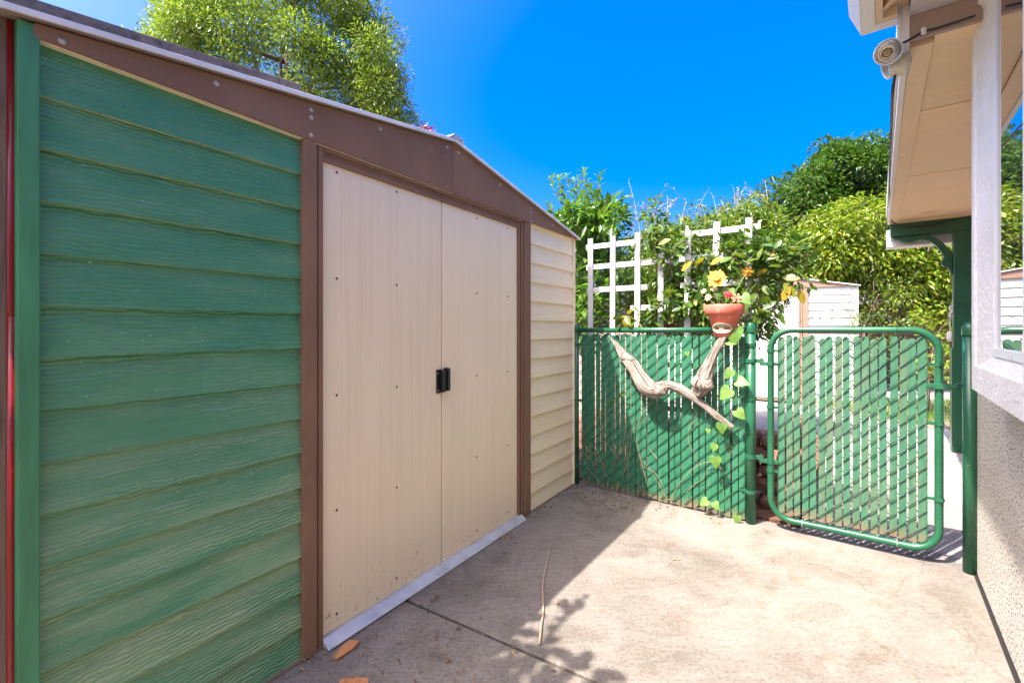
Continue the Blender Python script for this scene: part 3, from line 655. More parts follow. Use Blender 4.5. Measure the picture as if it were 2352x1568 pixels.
def band(parent, k, p, z, r, out=.0, name='band', h=.022, bolt=None):
    b = MB().lathe([(r+.0005, z-h/2), (r+.004, z-h/2), (r+.004, z+h/2), (r+.0005, z+h/2)], 20, c=(k, p, 0))
    if bolt:
        dx = bolt*.034; x0, x1 = sorted((k+bolt*r*.9, k+bolt*r*.9+dx)); b.box(x0, x1, p-.007, p+.007, z-h/2+.001, z+h/2-.001)
        xc = k+bolt*(r*.9+.022); b.tube([(xc, p-.014, z), (xc, p+.014, z)], .0055, 6)
    return b.build(name, 'green_pipe', parent)
KM = 1.245
post(fence, -.002, 0, .021, 1.232); MP = post(fence, KM, .0, .029, 1.235)
b = MB().tube([(.02, 0, 1.208), (1.217, 0, 1.213)], .0185, 16); b.build('top_rail', 'green_pipe', fence, True)
for (k, z) in ((KM, 1.208), (KM, 1.118), (KM, .78), (KM, .20)): band(fence, k, 0, z, .029, bolt=-1)
for z in (1.208, 1.10, .66, .15): band(fence, -.002, 0, z, .021, bolt=1, h=.018)
MB().box(1.2095, 1.2135, -.004, .004, .03, 1.19).build('tension_bar', 'wire', fence)
for kk in (.12, .34, .60, .86, 1.06):                                   # tie wires round the rail
    t_ = MB(); t_.tube([(kk+.003*j/12, .0205*math.cos(j*math.pi/6), 1.2105+.0205*math.sin(j*math.pi/6)) for j in range(13)], .0014, 5); t_.build('tie_wire', 'wire', fence)
# gate
gate = thing('gate', 'green tubular garden gate with worn vertical slats in wire mesh', 'gate', F0, FA)
GL, GR, GB, GT, GRd = 1.356, 2.125, .068, 1.213, .115
pts = []
for (cx, cz, a0) in ((GR-GRd, GT-GRd, 0), (GL+GRd, GT-GRd, 90), (GL+GRd, GB+GRd, 180), (GR-GRd, GB+GRd, 270)):
    for j in range(9):
        a = R(a0+90*j/8); pts.append((cx+GRd*math.cos(a), 0, cz+GRd*math.sin(a)))
b = MB(); b.tube(pts, .0182, 16, close=True); b.build('gate_frame', 'green_pipe', gate, True)
MB().tube([(1.80, 0, GT), (1.806, 0, GT)], .0192, 16).build('weld_sleeve', 'green_pipe', gate, True)
gs = [slat_mesh(.0325, 1.075, 'gate_slat'), slat_mesh(.0325, 1.082, 'gate_slat'), slat_mesh(.0318, 1.070, 'gate_slat')]
k = 1.416; i = 0
while k < 2.085:
    rot = Matrix.Rotation(random.uniform(-.006, .006), 4, 'Y') @ Matrix.Rotation(random.uniform(-.05, .05), 4, 'Z')
    piece('slat', gs[i % 3], gate, (k+(.0007 if i % 2 else -.0007), 0, .100+random.uniform(-.006, .004)), rot); k += pitch; i += 1
b = MB(); rect_wires(b, 1.396, 2.078, .085, 1.18, pitch, .077, -.0078, True); rect_wires(b, 1.396, 2.078, .085, 1.18, pitch, .077, .0078, False); b.build('wire_mesh', 'wire', gate)
for kk in (1.397, 2.078): MB().box(kk-.0025, kk+.0025, -.004, .004, .13, 1.15).build('tension_bar', 'green_pipe', gate)
for z in (1.085, .74, .35):
    band(gate, GL, 0, z, .0182, bolt=None, h=.016); MB().box(GL+.017, 1.395, -.005, .005, z-.007, z+.007).build('strap', 'green_pipe', gate)
    band(gate, GR, 0, z-.01 if z < 1 else z-.05, .0182, bolt=None, h=.016); zz = z-.01 if z < 1 else z-.05
    MB().box(2.080, GR-.017, -.005, .005, zz-.007, zz+.007).build('strap', 'green_pipe', gate)
    MB().tube([(GR+.006, -.026, zz), (GR+.006, -.014, zz)], .007, 8).build('bolt', 'green_pipe', gate)
for z in (1.02, .42):                                                      # hinges to the middle post
    b = MB(); b.lathe([(.0295, z-.013), (.0345, z-.013), (.0345, z+.013), (.0295, z+.013)], 20, c=(KM, 0, 0)); b.box(KM+.030, KM+.072, -.010, .010, z-.012, z+.012)
    b.tube([(KM+.060, 0, z-.028), (KM+.060, 0, z+.020)], .008, 8); b.build('hinge', 'green_pipe', gate, bevel=.001)
    b = MB(); b.lathe([(.0185, z-.028), (.0225, z-.028), (.0225, z-.004), (.0185, z-.004)], 20, c=(GL, 0, 0)); b.box(KM+.050, GL-.018, -.012, .012, z-.027, z-.005); b.box(GL+.018, GL+.046, -.008, .008, z-.026, z-.006)
    b.tube([(GL+.034, -.018, z-.016), (GL+.034, .016, z-.016)], .007, 6); b.build('hinge', 'green_pipe', gate, bevel=.001)
# fork latch
zl_ = .925
b = MB(); b.lathe([(.0185, zl_-.014), (.0225, zl_-.014), (.0225, zl_+.014), (.0185, zl_+.014)], 20, c=(GR, 0, 0)); b.box(GR-.055, GR+.062, -.0265, -.0225, zl_-.014, zl_+.014)
b.tube([(GR-.038, -.036, zl_), (GR-.038, -.02, zl_)], .010, 6); b.tube([(GR+.040, -.036, zl_), (GR+.040, -.02, zl_)], .010, 6)
b.tube([(GR+.055, -.022, zl_), (GR+.075, .020, zl_+.012), (GR+.155, .036, zl_+.016)], .009, 8); b.build('latch', 'green_pipe', gate, bevel=.001)
# stray wavy wire along the gate top, and tie wires
wv = [(1990, 722), (2010, 738), (2030, 751), (2050, 747), (2085, 735)]
def px3(l, p): return [PF(x*.8596, y*.8596, p) for x, y in l]
wl = [(2109, 848), (2125, 862), (2135, 863.5), (2143, 855), (2160, 850), (2184, 845), (2190, 848), (2200, 861), (2212, 863), (2218, 858), (2232, 834), (2240, 832), (2256, 842), (2272, 832), (2282, 831), (2290, 840), (2300, 858), (2312, 861), (2325, 848), (2340, 841), (2360, 845), (2378, 853), (2395, 858), (2412, 858), (2425, 850), (2434, 845)]
MB().tube(px3(wl, .004), .0019, 6).build('stray_wire', 'wire', gate, True, world=True)
for kk in (1.52, 1.955): 
    t_ = MB(); t_.tube([(kk+.004*j/12, .0200*math.cos(j*math.pi/6), GT+.0200*math.sin(j*math.pi/6)) for j in range(13)]+[(kk+.005, -.012, GT-.05)], .0016, 5); t_.build('tie_wire', 'wire', gate)
    t_ = MB(); t_.tube([(kk+.004*j/12, .0200*math.cos(j*math.pi/6), GB+.0200*math.sin(j*math.pi/6)) for j in range(13)]+[(kk+.005, -.012, GB+.04)], .0016, 5); t_.build('tie_wire', 'grey_metal', gate)
gp = thing('gate_post', 'thick green latch post standing at the house corner right of the gate', 'post', F(2.243, 0, 0), FA)
o = MB().tube([(0, 0, 0), (0, 0, 1.215)], .0305, 24).build('post', 'green_pipe', gp, True)
MB().lathe([(.0335, 1.188), (.0345, 1.19), (.0345, 1.222), (.030, 1.238), (.018, 1.250), (0, 1.255)], 24).build('post_cap', 'green_pipe', gp, True)

# ================================================================== DRIFTWOOD, PLANTER, TRELLIS
def smooth_path(pts, n):
    """Catmull-Rom through (point, radius) pairs"""
    out = []; m = len(pts)
    for i in range(n):
        t = i/(n-1)*(m-1); j = min(int(t), m-2); u = t-j
        q = [pts[max(0, min(m-1, j+d))] for d in (-1, 0, 1, 2)]
        f = lambda a, b_, c, d: .5*((2*b_)+(-a+c)*u+(2*a-5*b_+4*c-d)*u*u+(-a+3*b_-3*c+d)*u**3)
        out.append((Vector([f(*[w_[0][ax] for w_ in q]) for ax in range(3)]), max(.0015, f(*[w_[1] for w_ in q]))))
    return out
def gnarled(parent, name, pts, n=90, ring=26, seed=0, rough=.16):
    pa = smooth_path(pts, n); V = []; Fc = []; UV = []
    up = FN.copy(); twist = 0
    for i, (p, r) in enumerate(pa):
        d = (pa[min(i+1, n-1)][0]-pa[max(i-1, 0)][0]).normalized()
        sd = d.cross(up).normalized(); u2 = sd.cross(d).normalized()
        for j in range(ring):
            a = 2*math.pi*j/ring; ca, sa = math.cos(a), math.sin(a)
            th = a+i*.030
            rid = mnoise.noise(Vector((math.cos(th)*2.6, math.sin(th)*2.6, i*.028+seed)))*1.0+.5*mnoise.noise(Vector((math.cos(th)*6, math.sin(th)*6, i*.05+seed*2)))
            lump = mnoise.noise(Vector((ca*.9, sa*.9, i*.11+seed*5)))
            rr = r*(1+rough*rid+.20*lump)
            V.append(p+sd*ca*rr+u2*sa*rr*.8)
    for i in range(n-1):
        for j in range(ring):
            k = (j+1) % ring; Fc.append((i*ring+j, i*ring+k, (i+1)*ring+k, (i+1)*ring+j))
    Fc.append(tuple(reversed(range(ring)))); Fc.append(tuple((n-1)*ring+j for j in range(ring)))
    inv = MX[parent].inverted()
    me = bpy.data.meshes.new(name); me.from_pydata([inv @ v for v in V], [], Fc); me.materials.append(M['drift'])
    uvl = me.uv_layers.new(name='uv')
    for po in me.polygons:
        po.use_smooth = True
        for li in po.loop_indices:
            vi = me.loops[li].vertex_index; i, j = divmod(vi, ring)
            ang = j/ring; uvl.data[li].uv = (abs(ang*2-1)*1.7+i*.002, i/n*.9)
    return addobj(name, me, parent)
def dpx(l, p, depth=3.15):                                 # points of the close crop of the fence
    out = []
    for (x, y, r) in l:
        X, Y = (1580+x*.1913)*.8596, (880+y*.1913)*.8596
        q = PF(X, Y, p(x) if callable(p) else p); out.append((q, 1.14*r*.1913*.8596/1080*q.y))
    return out
dw = dpx([(250, 90, 10), (300, 160, 20), (360, 225, 38), (440, 350, 58), (560, 480, 78), (650, 620, 82), (760, 790, 108), (880, 850, 112), (990, 815, 82), (1080, 780, 58), (1200, 815, 60), (1310, 865, 62), (1450, 960, 48), (1600, 1080, 46), (1750, 1210, 40), (1900, 1315, 34), (1990, 1360, 20)], lambda x: -.05-.05*math.exp(-((x-850)/350)**2))
t1 = thing('driftwood', 'long twisted pale driftwood branch wired across the green fence slats', 'driftwood', (dw[6][0].x, dw[6][0].y, dw[6][0].z), group='driftwood on the fence')
gnarled(t1, 'branch', dw, 130, 30, 1)
kn = dpx([(900, 800, 60), (960, 860, 75), (1000, 900, 45), (1010, 930, 12)], -.125); gnarled(t1, 'burl', kn, 30, 18, 4)
kn = dpx([(420, 300, 20), (450, 380, 45), (560, 420, 40), (600, 440, 12)], -.09); gnarled(t1, 'knot', kn, 24, 16, 9)
d2 = dpx([(1930, 30, 18), (1880, 80, 28), (1800, 190, 42), (1700, 370, 52), (1640, 520, 72), (1580, 650, 104), (1545, 760, 125), (1520, 860, 80), (1490, 935, 30)], lambda x: -.075)
t2 = thing('driftwood', 'shorter club shaped driftwood piece hanging below the terracotta planter', 'driftwood', (d2[5][0].x, d2[5][0].y, d2[5][0].z), group='driftwood on the fence')
gnarled(t2, 'branch', d2, 90, 30, 2, .2)
kn = dpx([(1560, 740, 60), (1630, 780, 66), (1680, 800, 50), (1710, 805, 14)], -.105); gnarled(t2, 'burl', kn, 30, 18, 6)

# planter hung on the rail
pk, pz = pf(1657, 775, -.105)
pot = thing('wall_planter', 'terracotta red half round planter with an oval welcome plaque on the fence rail', 'planter', F(pk, -.030, pz), FA)
prof = [(.052, 0), (.060, .006), (.094, .142), (.100, .146), (.100, .147), (.113, .150), (.118, .156), (.122, .205), (.119, .209), (.113, .205), (.108, .160), (.085, .13), (.055, .02), (0, .018)]
b = MB().lathe(prof, 28, math.pi, 2*math.pi); n0 = len(b.v)
bk = [(-.12, .0, .209), (-.118, .0, .15), (-.094, 0, .142), (-.06, 0, .0), (.06, 0, 0), (.094, 0, .142), (.118, 0, .15), (.12, 0, .209)]
b.v += bk+[(x, .005, z) for x, y, z in bk]; b.f += [tuple(n0+i for i in range(8)), tuple(n0+8+i for i in reversed(range(8)))]
for i in range(8): j = (i+1) % 8; b.f.append((n0+i, n0+8+i, n0+8+j, n0+j))
b.lathe([(0, 0), (.052, 0)], 28, math.pi, 2*math.pi)
b.build('pot', 'pot', pot, True)
MB().lathe([(.0, .188), (.115, .190)], 24, math.pi, 2*math.pi).build('soil', 'soil', pot)
# oval plaque bent round the front
pq = MB(); cz = .058; nu, nv = 18, 6
for i in range(nu+1):
    a = 2*math.pi*i/nu
    for r_, yo in ((1.0, .001), (1.0, .005), (.9, .006), (.9, .004), (0, .004)):
        xx = .064*math.cos(a)*r_; zz = cz+.033*math.sin(a)*r_
        rad = .060+(zz-.006)/.136*.034; th = xx/rad; pq.v.append(((rad+yo)*math.sin(th), -(rad+yo)*math.cos(th), zz))
for i in range(nu):
    for j in range(4): pq.f.append((i*5+j, (i+1)*5+j, (i+1)*5+j+1, i*5+j+1))
plq = pq.build('plaque', 'plaque', pot, True)
fc = bpy.data.curves.new('welcome', 'FONT'); fc.body = 'WELCOME'; fc.size = .030; fc.align_x = 'CENTER'; fc.align_y = 'CENTER'; fc.extrude = .0006; fc.space_character = .92
fo = bpy.data.objects.new('welcome_tmp', fc); col.objects.link(fo); bpy.context.view_layer.update()
fme = bpy.data.meshes.new_from_object(fo.evaluated_get(bpy.context.evaluated_depsgraph_get())); bpy.data.objects.remove(fo)
wmax = max(abs(v.co.x) for v in fme.vertices)
for v in fme.vertices:
    x = v.co.x*.054/wmax; z = cz+v.co.y*(.95+.18*math.sin(x*90)); rad = .060+(z-.006)/.136*.034+.0052+v.co.z*.6; th = x/(rad-.005)
    v.co = (rad*math.sin(th), -rad*math.cos(th), z)
fme.materials.clear(); fme.materials.append(M['ink']); addobj('lettering', fme, plq)
# artificial flowers standing in the planter
fl = thing('flower_bunch', 'artificial yellow sunflower, red rose and coral blossoms standing in the planter', 'flowers', F(pk, -.085, pz+.19), FA)
def fpt(x, y): k, z = pf(x, y, -.10); return Vector((k-pk, 0, z-pz-.19))
def blossom(c, r, n, mat, cmat, tilt, cr=.3, w_=.22, layers=1):
    rot = Matrix.Translation(c) @ Matrix.Rotation(tilt[1], 4, 'Z') @ Matrix.Rotation(R(90)+tilt[0], 4, 'X')
    b = MB()
    for ly in range(layers):
        for i in range(n):
            a = 2*math.pi*(i+.5*ly)/n+random.uniform(-.08, .08); rr = r*random.uniform(.88, 1.08)*(1-.12*ly); cup = random.uniform(.0, .22)*r
            ca, sa = math.cos(a), math.sin(a); m0 = len(b.v)
            for (u, v_, h) in ((.15, 0, .05), (.6, w_*.9, cup*.5/r), (.85, w_*.7, cup*.8/r), (1.0, 0, cup/r), (.85, -w_*.7, cup*.8/r), (.6, -w_*.9, cup*.5/r), (.6, 0, .12)):
                b.v.append((rr*(u*ca-v_*sa), rr*(u*sa+v_*ca), rr*h+ly*.004))
            b.f += [(m0, m0+1, m0+6), (m0+1, m0+2, m0+6), (m0+2, m0+3, m0+6), (m0+3, m0+4, m0+6), (m0+4, m0+5, m0+6), (m0+5, m0, m0+6)]
    b.v = [tuple(rot @ Vector(p)) for p in b.v]; o = b.build('bloom', mat, fl)
    if cmat:
        q = MB().lathe([(r*cr, 0), (r*cr*1.08, r*.25), (r*cr*.9, r*.40), (r*cr*.5, r*.36), (0, r*.25)], 12); q.v = [tuple(rot @ Vector(p)) for p in q.v]; q.build('bloom_centre', cmat, o, True)
    return o
blossom(fpt(1645, 640), .062, 11, 'petal_y', 'petal_o', (-.25, .15), .36, .20, 2)
blossom(fpt(1614, 668)+Vector((0, .01, 0)), .022, 6, 'petal_w', None, (-.6, -.4), w_=.3)
blossom(fpt(1638, 664)+Vector((0, .01, 0)), .024, 6, 'petal_w', None, (-.8, .5), w_=.3)
blossom(fpt(1625, 683), .024, 7, 'petal_w', None, (-.2, -.3), w_=.3)
blossom(fpt(1671, 676), .027, 7, 'petal_r', 'petal_r', (-.3, .4), .4, .34, 2)
blossom(fpt(1690, 684), .033, 6, 'petal_p', 'petal_o', (.0, .2), .18, .30)
blossom(fpt(1712, 622)+Vector((0, .05, 0)), .040, 7, 'petal_y', 'petal_o', (.5, .3), .3, .28)
for (x, y) in ((1645, 642), (1614, 670), (1638, 666), (1625, 684), (1671, 678), (1690, 686), (1712, 626)):
    c = fpt(x, y); MB().tube([(c.x*.35, 0, -.02), (c.x*.6, .005, c.z*.5), (c.x, .012, c.z)], .0026, 6).build('stem', 'green_stem', fl, True)

# white trellis behind the fence
TP = .13
def c5(x, y): return ((1400+x*.3401)*.8596, (400+y*.3401)*.8596)
tr = thing('trellis', 'white wooden garden trellis standing behind the slatted fence', 'trellis', F(.5, TP, 0), FA)
def tl(x, y, p=TP):
    k, z = pf(*c5(x, y), p); return k-.5, z
for (xt, yt, xb, yb) in ((523, 700, 522, 2600), (700, 680, 690, 2600), (895, 652, 885, 2600), (1076, 815, 1066, 2600), (1292, 600, 1268, 2600), (1518, 568, 1506, 905), (1768, 535, 1742, 2600)):
    k0, z0 = tl(xt, yt); k1, z1 = tl(xb, yb); z1 = max(z1, .02); b = MB(); h = .0205
    b.hexa([(k1-h, -.007, z1), (k1+h, -.007, z1), (k1+h, .007, z1), (k1-h, .007, z1), (k0-h, -.007, z0), (k0+h, -.007, z0), (k0+h, .007, z0), (k0-h, .007, z0)])
    b.build('upright', 'white_wood', tr, bevel=.0015)
    for dz in (.05, .16):
        MB().tube([(k0, -.0078, z0-dz), (k0, -.0072, z0-dz)], .0035, 6).build('nail', 'dark_screw', tr)
for (xa, ya, xb, yb) in ((485, 772, 915, 712), (485, 925, 1560, 832), (490, 1105, 965, 1076), (832, 1240, 1270, 1236), (1225, 1066, 1842, 1030), (1290, 665, 1856, 598)):
    k0, z0 = tl(xa, ya); k1, z1 = tl(xb, yb); z0 = z1 = (z0+z1)/2; h = .0195; b = MB()
    b.hexa([(k0, .0075, z0-h), (k1, .0075, z1-h), (k1, .0205, z1-h), (k0, .0205, z0-h), (k0, .0075, z0+h), (k1, .0075, z1+h), (k1, .0205, z1+h), (k0, .0205, z0+h)])
    b.build('rail', 'white_wood', tr, bevel=.0015)
# red hand truck parked behind the fence, and a little sign
hk = thing('hand_truck', 'red tubular hand truck parked behind the slatted fence', 'hand truck', F(.72, .27, 0), FA)
for (x, h_) in ((-.14, 1.27), (.105, 1.20)):
    MB().tube([(x, 0, .08), (x, 0, h_-.03), (x+.012, 0, h_)], .0125, 10).build('upright', 'red', hk, True)
for z in (1.235, .95, .62, .3):
    MB().box(-.13, .095, -.009, .009, z-.018, z+.018).build('crossbar', 'red', hk, bevel=.003)
MB().box(-.15, .115, -.20, .0, .06, .072).build('toe_plate', 'red', hk, bevel=.002)
MB().tube([(.02, 0, 1.24), (.05, -.02, 1.285), (.065, -.03, 1.30)], .013, 8).build('grip', 'red', hk, True)
for x in (-.17, .135):
    wh = MB(); wh.lathe([(.03, -.02), (.09, -.024), (.10, -.012), (.10, .012), (.09, .024), (.03, .02)], 20); wh.v = [(z+x, y+.07, x_+.10) for x_, y, z in wh.v]; wh.build('wheel', 'black', hk, True)
sg = thing('yard_sign', 'small blue and white card seen beside the fence end post', 'sign', F(.045, .10, .83), FA)
MB().box(-.03, .03, 0, .004, 0, .20).build('card', 'blue_sign', sg)
MB().tube([(0, .007, -.83), (0, .007, .1)], .004, 6).build('stake', 'grey_metal', sg)

# ================================================================== FLOOD LIGHT, CABLES, CORD
def HP(x, y, Y): return P(x, y, Y)
lc = P(2050, 128, 1.80)
fl_ = thing('flood_light', 'twin head security flood light fixed to the porch eave', 'light', lc)
def head(name, c, aim, r, dep, mat, lens=True, square=False):
    d = Vector(aim).normalized(); q = d.to_track_quat('Z', 'Y').to_matrix().to_4x4(); T = Matrix.Translation(c) @ q
    b = MB().lathe([(0, -dep), (r*.55, -dep), (r*.8, -dep*.85), (r*.92, -dep*.3), (r*1.0, -.006), (r*1.04, 0), (r*1.04, .008), (r*.94, .010), (r*.92, .003)], 32)
    for z in (-.55, -.42, -.29):                                   # cooling fins
        b.lathe([(r*.8, dep*(z-.05)), (r*.99, dep*(z-.04)), (r*.99, dep*(z+.02)), (r*.8, dep*(z+.03))], 32)
    b.v = [tuple(T @ Vector(p)) for p in b.v]; o = b.build(name, mat, fl_, True)
    if lens:
        b = MB().lathe([(r*.93, .004), (r*.80, -.010), (r*.55, -.028), (r*.26, -.042), (r*.24, -.043), (0, -.043)], 32); b.v = [tuple(T @ Vector(p)) for p in b.v]; b.build('reflector', 'chrome', o, False)
        b = MB().lathe([(0, -.036), (r*.18, -.037), (r*.2, -.042)], 16); b.v = [tuple(T @ Vector(p)) for p in b.v]; b.build('led', 'led', o)
        b = MB().lathe([(0, .010), (r*.5, .009), (r*.92, .004), (r*.92, .002), (r*.5, .006), (0, .007)], 24); b.v = [tuple(T @ Vector(p)) for p in b.v]; b.build('lens', 'lens', o, True)
    return o
head('lamp_head', P(2040, 120, 1.78)-lc, (-.55, -.80, -.42), .044, .072, 'lamp_grey')
head('lamp_head', P(2040, 158, 1.86)-lc, (-.95, .40, -.35), .038, .07, 'lamp_grey', False)
c = P(2066, 152, 1.83)-lc
b = MB().lathe([(0, .03), (.020, .029), (.030, .02), (.034, 0), (.032, -.018), (.022, -.032), (0, -.036)], 20, c=tuple(c)); b.build('sensor', 'lamp_cream', fl_, True)
c2 = P(2084, 140, 1.90)-lc
MB().tube([c, (c+c2)/2+Vector((0, 0, -.005)), c2], .016, 10).build('arm', 'lamp_cream', fl_, True)
MB().tube([P(2052, 122, 1.81)-lc, P(2072, 130, 1.86)-lc, c2], .013, 10).build('arm', 'lamp_grey', fl_, True)
b = MB().lathe([(0, 0), (.045, 0), (.048, .01), (.045, .024), (0, .026)], 20); Tm = Matrix.Translation(c2+Vector((.015, .01, .0))) @ Matrix.Rotation(HA, 4, 'Z') @ Matrix.Rotation(R(90), 4, 'X'); b.v = [tuple(Tm @ Vector(p)) for p in b.v]; b.build('mount_plate', 'lamp_grey', fl_, True)
cb = thing('power_cable', 'black power cable looping from the flood light along the porch eave', 'cable', P(2053, 175, 1.84))
def cable(pts, name='cable', mat='rubber', r=.0042, par=cb):
    pa = smooth_path([(p, r) for p in pts], len(pts)*5); MB().tube([p for p, _ in pa], r, 8).build(name, mat, par, True, world=True)
cable([P(2056, 172, 1.84), P(2050, 215, 1.86), P(2047, 300, 2.4), P(2043, 400, 3.3), P(2043, 470, 4.3), P(2046, 500, 4.75), P(2052, 511, 4.83), P(2075, 519, 4.84), P(2115, 519, 4.80), P(2160, 512, 4.72), P(2232, 495, 4.58)], r=.0055)
cable([P(2240, 36, 1.705), P(2200, 50, 1.735), P(2150, 66, 1.775), P(2120, 74, 1.80), P(2090, 91, 1.825), P(2070, 100, 1.83), P(2050, 103, 1.80)])
cl = MB(); q = P(2121, 72, 1.795); cl.box(q.x-.006, q.x+.006, q.y-.006, q.y+.004, q.z-.012, q.z+.012); cl.build('cable_clip', 'cord', cb, world=True)
pc = thing('pull_cord', 'knotted white cord with a small weight hanging beside the porch post', 'cord', Hp(-3.14, .16, 1.0))
c0 = [P(2189, 632, 4.75), P(2189, 680, 4.75), P(2187, 705, 4.75), P(2183, 730, 4.75), P(2182, 762, 4.75)]
MB().tube(c0, .0055, 6).build('cord', 'cord', pc, True, world=True)
q = P(2186, 714, 4.74); kb = []
for j in range(40): a = j*.63; kb.append(q+Vector((.032*math.sin(a*1.0)*math.cos(a*.31), .02*math.cos(a), .055*math.sin(a*.62+.5))))
MB().tube(kb, .005, 5).build('knot', 'cord', pc, True, world=True)
q = P(2182, 772, 4.75); MB().lathe([(0, .05), (.02, .045), (.026, .02), (.026, -.025), (.02, -.045), (0, -.048)], 10, c=tuple(q)).build('weight', 'cord', pc, True, world=True)

# ================================================================== STONES, BACK FENCE, NEIGHBOUR
stw = thing('stone_wall', 'low stacked wall of rough reddish stones behind the gate hinge', 'wall', F(1.0, .35, 0), FA)
def stone_mesh(seed, L=.2, D=.15, H=.1):
    b = MB(); nx, ny, nz = 4, 3, 3; idx = {}
    def vid(i, j, k):
        if (i, j, k) not in idx:
            p = Vector(((i/nx-.5), (j/ny-.5), (k/nz-.5)))
            f = 1-.30*(abs(p.x*2)**4*.35+abs(p.y*2)**4*.35+abs(p.z*2)**4*.4)
            p = Vector((p.x*L, p.y*D, p.z*H))*f; p += Vector([mnoise.noise(p*13+Vector((seed*7+a_*3, a_*5, 0))) for a_ in range(3)])*.030
            idx[(i, j, k)] = len(b.v); b.v.append(tuple(p))
        return idx[(i, j, k)]
    for i in range(nx):
        for j in range(ny): b.f += [(vid(i, j, 0), vid(i, j+1, 0), vid(i+1, j+1, 0), vid(i+1, j, 0)), (vid(i, j, nz), vid(i+1, j, nz), vid(i+1, j+1, nz), vid(i, j+1, nz))]
    for i in range(nx):
        for k in range(nz): b.f += [(vid(i, 0, k), vid(i+1, 0, k), vid(i+1, 0, k+1), vid(i, 0, k+1)), (vid(i, ny, k), vid(i, ny, k+1), vid(i+1, ny, k+1), vid(i+1, ny, k))]
    for j in range(ny):
        for k in range(nz): b.f += [(vid(0, j, k), vid(0, j, k+1), vid(0, j+1, k+1), vid(0, j+1, k)), (vid(nx, j, k), vid(nx, j+1, k), vid(nx, j+1, k+1), vid(nx, j, k+1))]
    return b.mesh('stone', M['stone'])
sms = [stone_mesh(i, .20+.03*(i % 3), .17, .108) for i in range(6)]
for row in range(5):
    for c_ in range(5):
        piece('stone', random.choice(sms), stw, (-.48+c_*.205+(row % 2)*.08, random.uniform(-.02, .02)+row*.012, .055+row*.100), Matrix.Rotation(random.uniform(-.1, .1)+(math.pi if random.random() < .5 else 0), 4, 'Z') @ Matrix.Rotation(random.uniform(-.06, .06), 4, 'Y'))
    for c_ in range(4):
        piece('stone', random.choice(sms), stw, (.42-row*.006, .20+c_*.21+(row % 2)*.07, .055+row*.100), Matrix.Rotation(R(90)+random.uniform(-.1, .1), 4, 'Z'))
bf = thing('board_fence', 'tall brown wooden board fence in the shade behind the lime green bush', 'fence', (6.2, 10.6, 0), 0)
fb = MB(); fb.prism([(-.068, 0), (.068, 0), (.068, 1.76), (.04, 1.80), (-.04, 1.80), (-.068, 1.76)], -.01, .01); fbm = fb.mesh('fence_board', M['fence_wood'])
for i in range(56):
    piece('fence_board', fbm, bf, (-2.4+i*.145, random.uniform(-.004, .004), random.uniform(-.03, 0)), Matrix.Rotation(random.uniform(-.008, .008), 4, 'Y'))
for z in (.35, 1.4): MB().box(-2.5, 5.8, .011, .05, z-.045, z+.045).build('fence_rail', 'fence_wood', bf)
nb = thing('neighbour_house', 'tiled roof of a house glimpsed beyond the bushes', 'house', (9.6, 15.0, 0), 0)
MB().box(-3.5, 3.5, 0, 5, 0, 3.05).build('wall', 'pale_grey', nb)
rf = MB(); rf.hexa([(-3.9, -.4, 3.051), (3.9, -.4, 3.051), (3.9, 2.5, 4.15), (-3.9, 2.5, 4.15), (-3.9, -.4, 3.11), (3.9, -.4, 3.11), (3.9, 2.5, 4.21), (-3.9, 2.5, 4.21)]); ro = rf.build('roof', 'roof_tile', nb)
for r_ in range(8):
    t0 = r_/8; y0 = -.4+2.9*t0; z0 = 3.112+1.1*t0; b = MB(); pp = []
    for i in range(131):
        x = -3.9+i*.06; pp.append((x, z0+.02+.025*math.sin(i*1.05)))
    for (x, z) in pp: b.v += [(x, y0-.03, z), (x, y0+.33, z+.125)]
    for i in range(130): b.f.append((2*i, 2*i+2, 2*i+3, 2*i+1))
    b.build('tile_course', 'roof_tile', ro)

# ================================================================== VEGETATION
def tree(name, label, cat, base, trunk, limbs, clusters, per, spread, L, W, mat, bark='bark', droop=.3, group=None, tr=.16, outward=None, stuffname='crown', nb=14, twig=.012):
    t = thing(name, label, cat, base, 0, group)
    V, Fq = crown(clusters, per, spread, L, W, droop, outward)
    V = V-np.array(base); addobj(stuffname, fast_mesh(stuffname, V, Fq, mat), t)
    b = MB(); top = Vector(trunk[-1]); m = len(trunk)
    b.tube([Vector(p) for p in trunk], [tr*(1-.65*i/(m-1)) for i in range(m)], 10)
    for i in rng.choice(len(clusters), min(nb, len(clusters)), replace=False):
        e = Vector(clusters[i]); s_ = Vector(trunk[0]).lerp(top, random.uniform(.45, 1.0)); mid = s_.lerp(e, .5)+Vector((random.uniform(-.1, .1), random.uniform(-.1, .1), .12))*(e-s_).length*.5
        b.tube([s_, s_.lerp(mid, .6), mid, mid.lerp(e, .55), e], [tr*.42, tr*.33, tr*.24, tr*.15, twig], 6)
    b.build('trunk', bark, t, True, world=True)
    return t
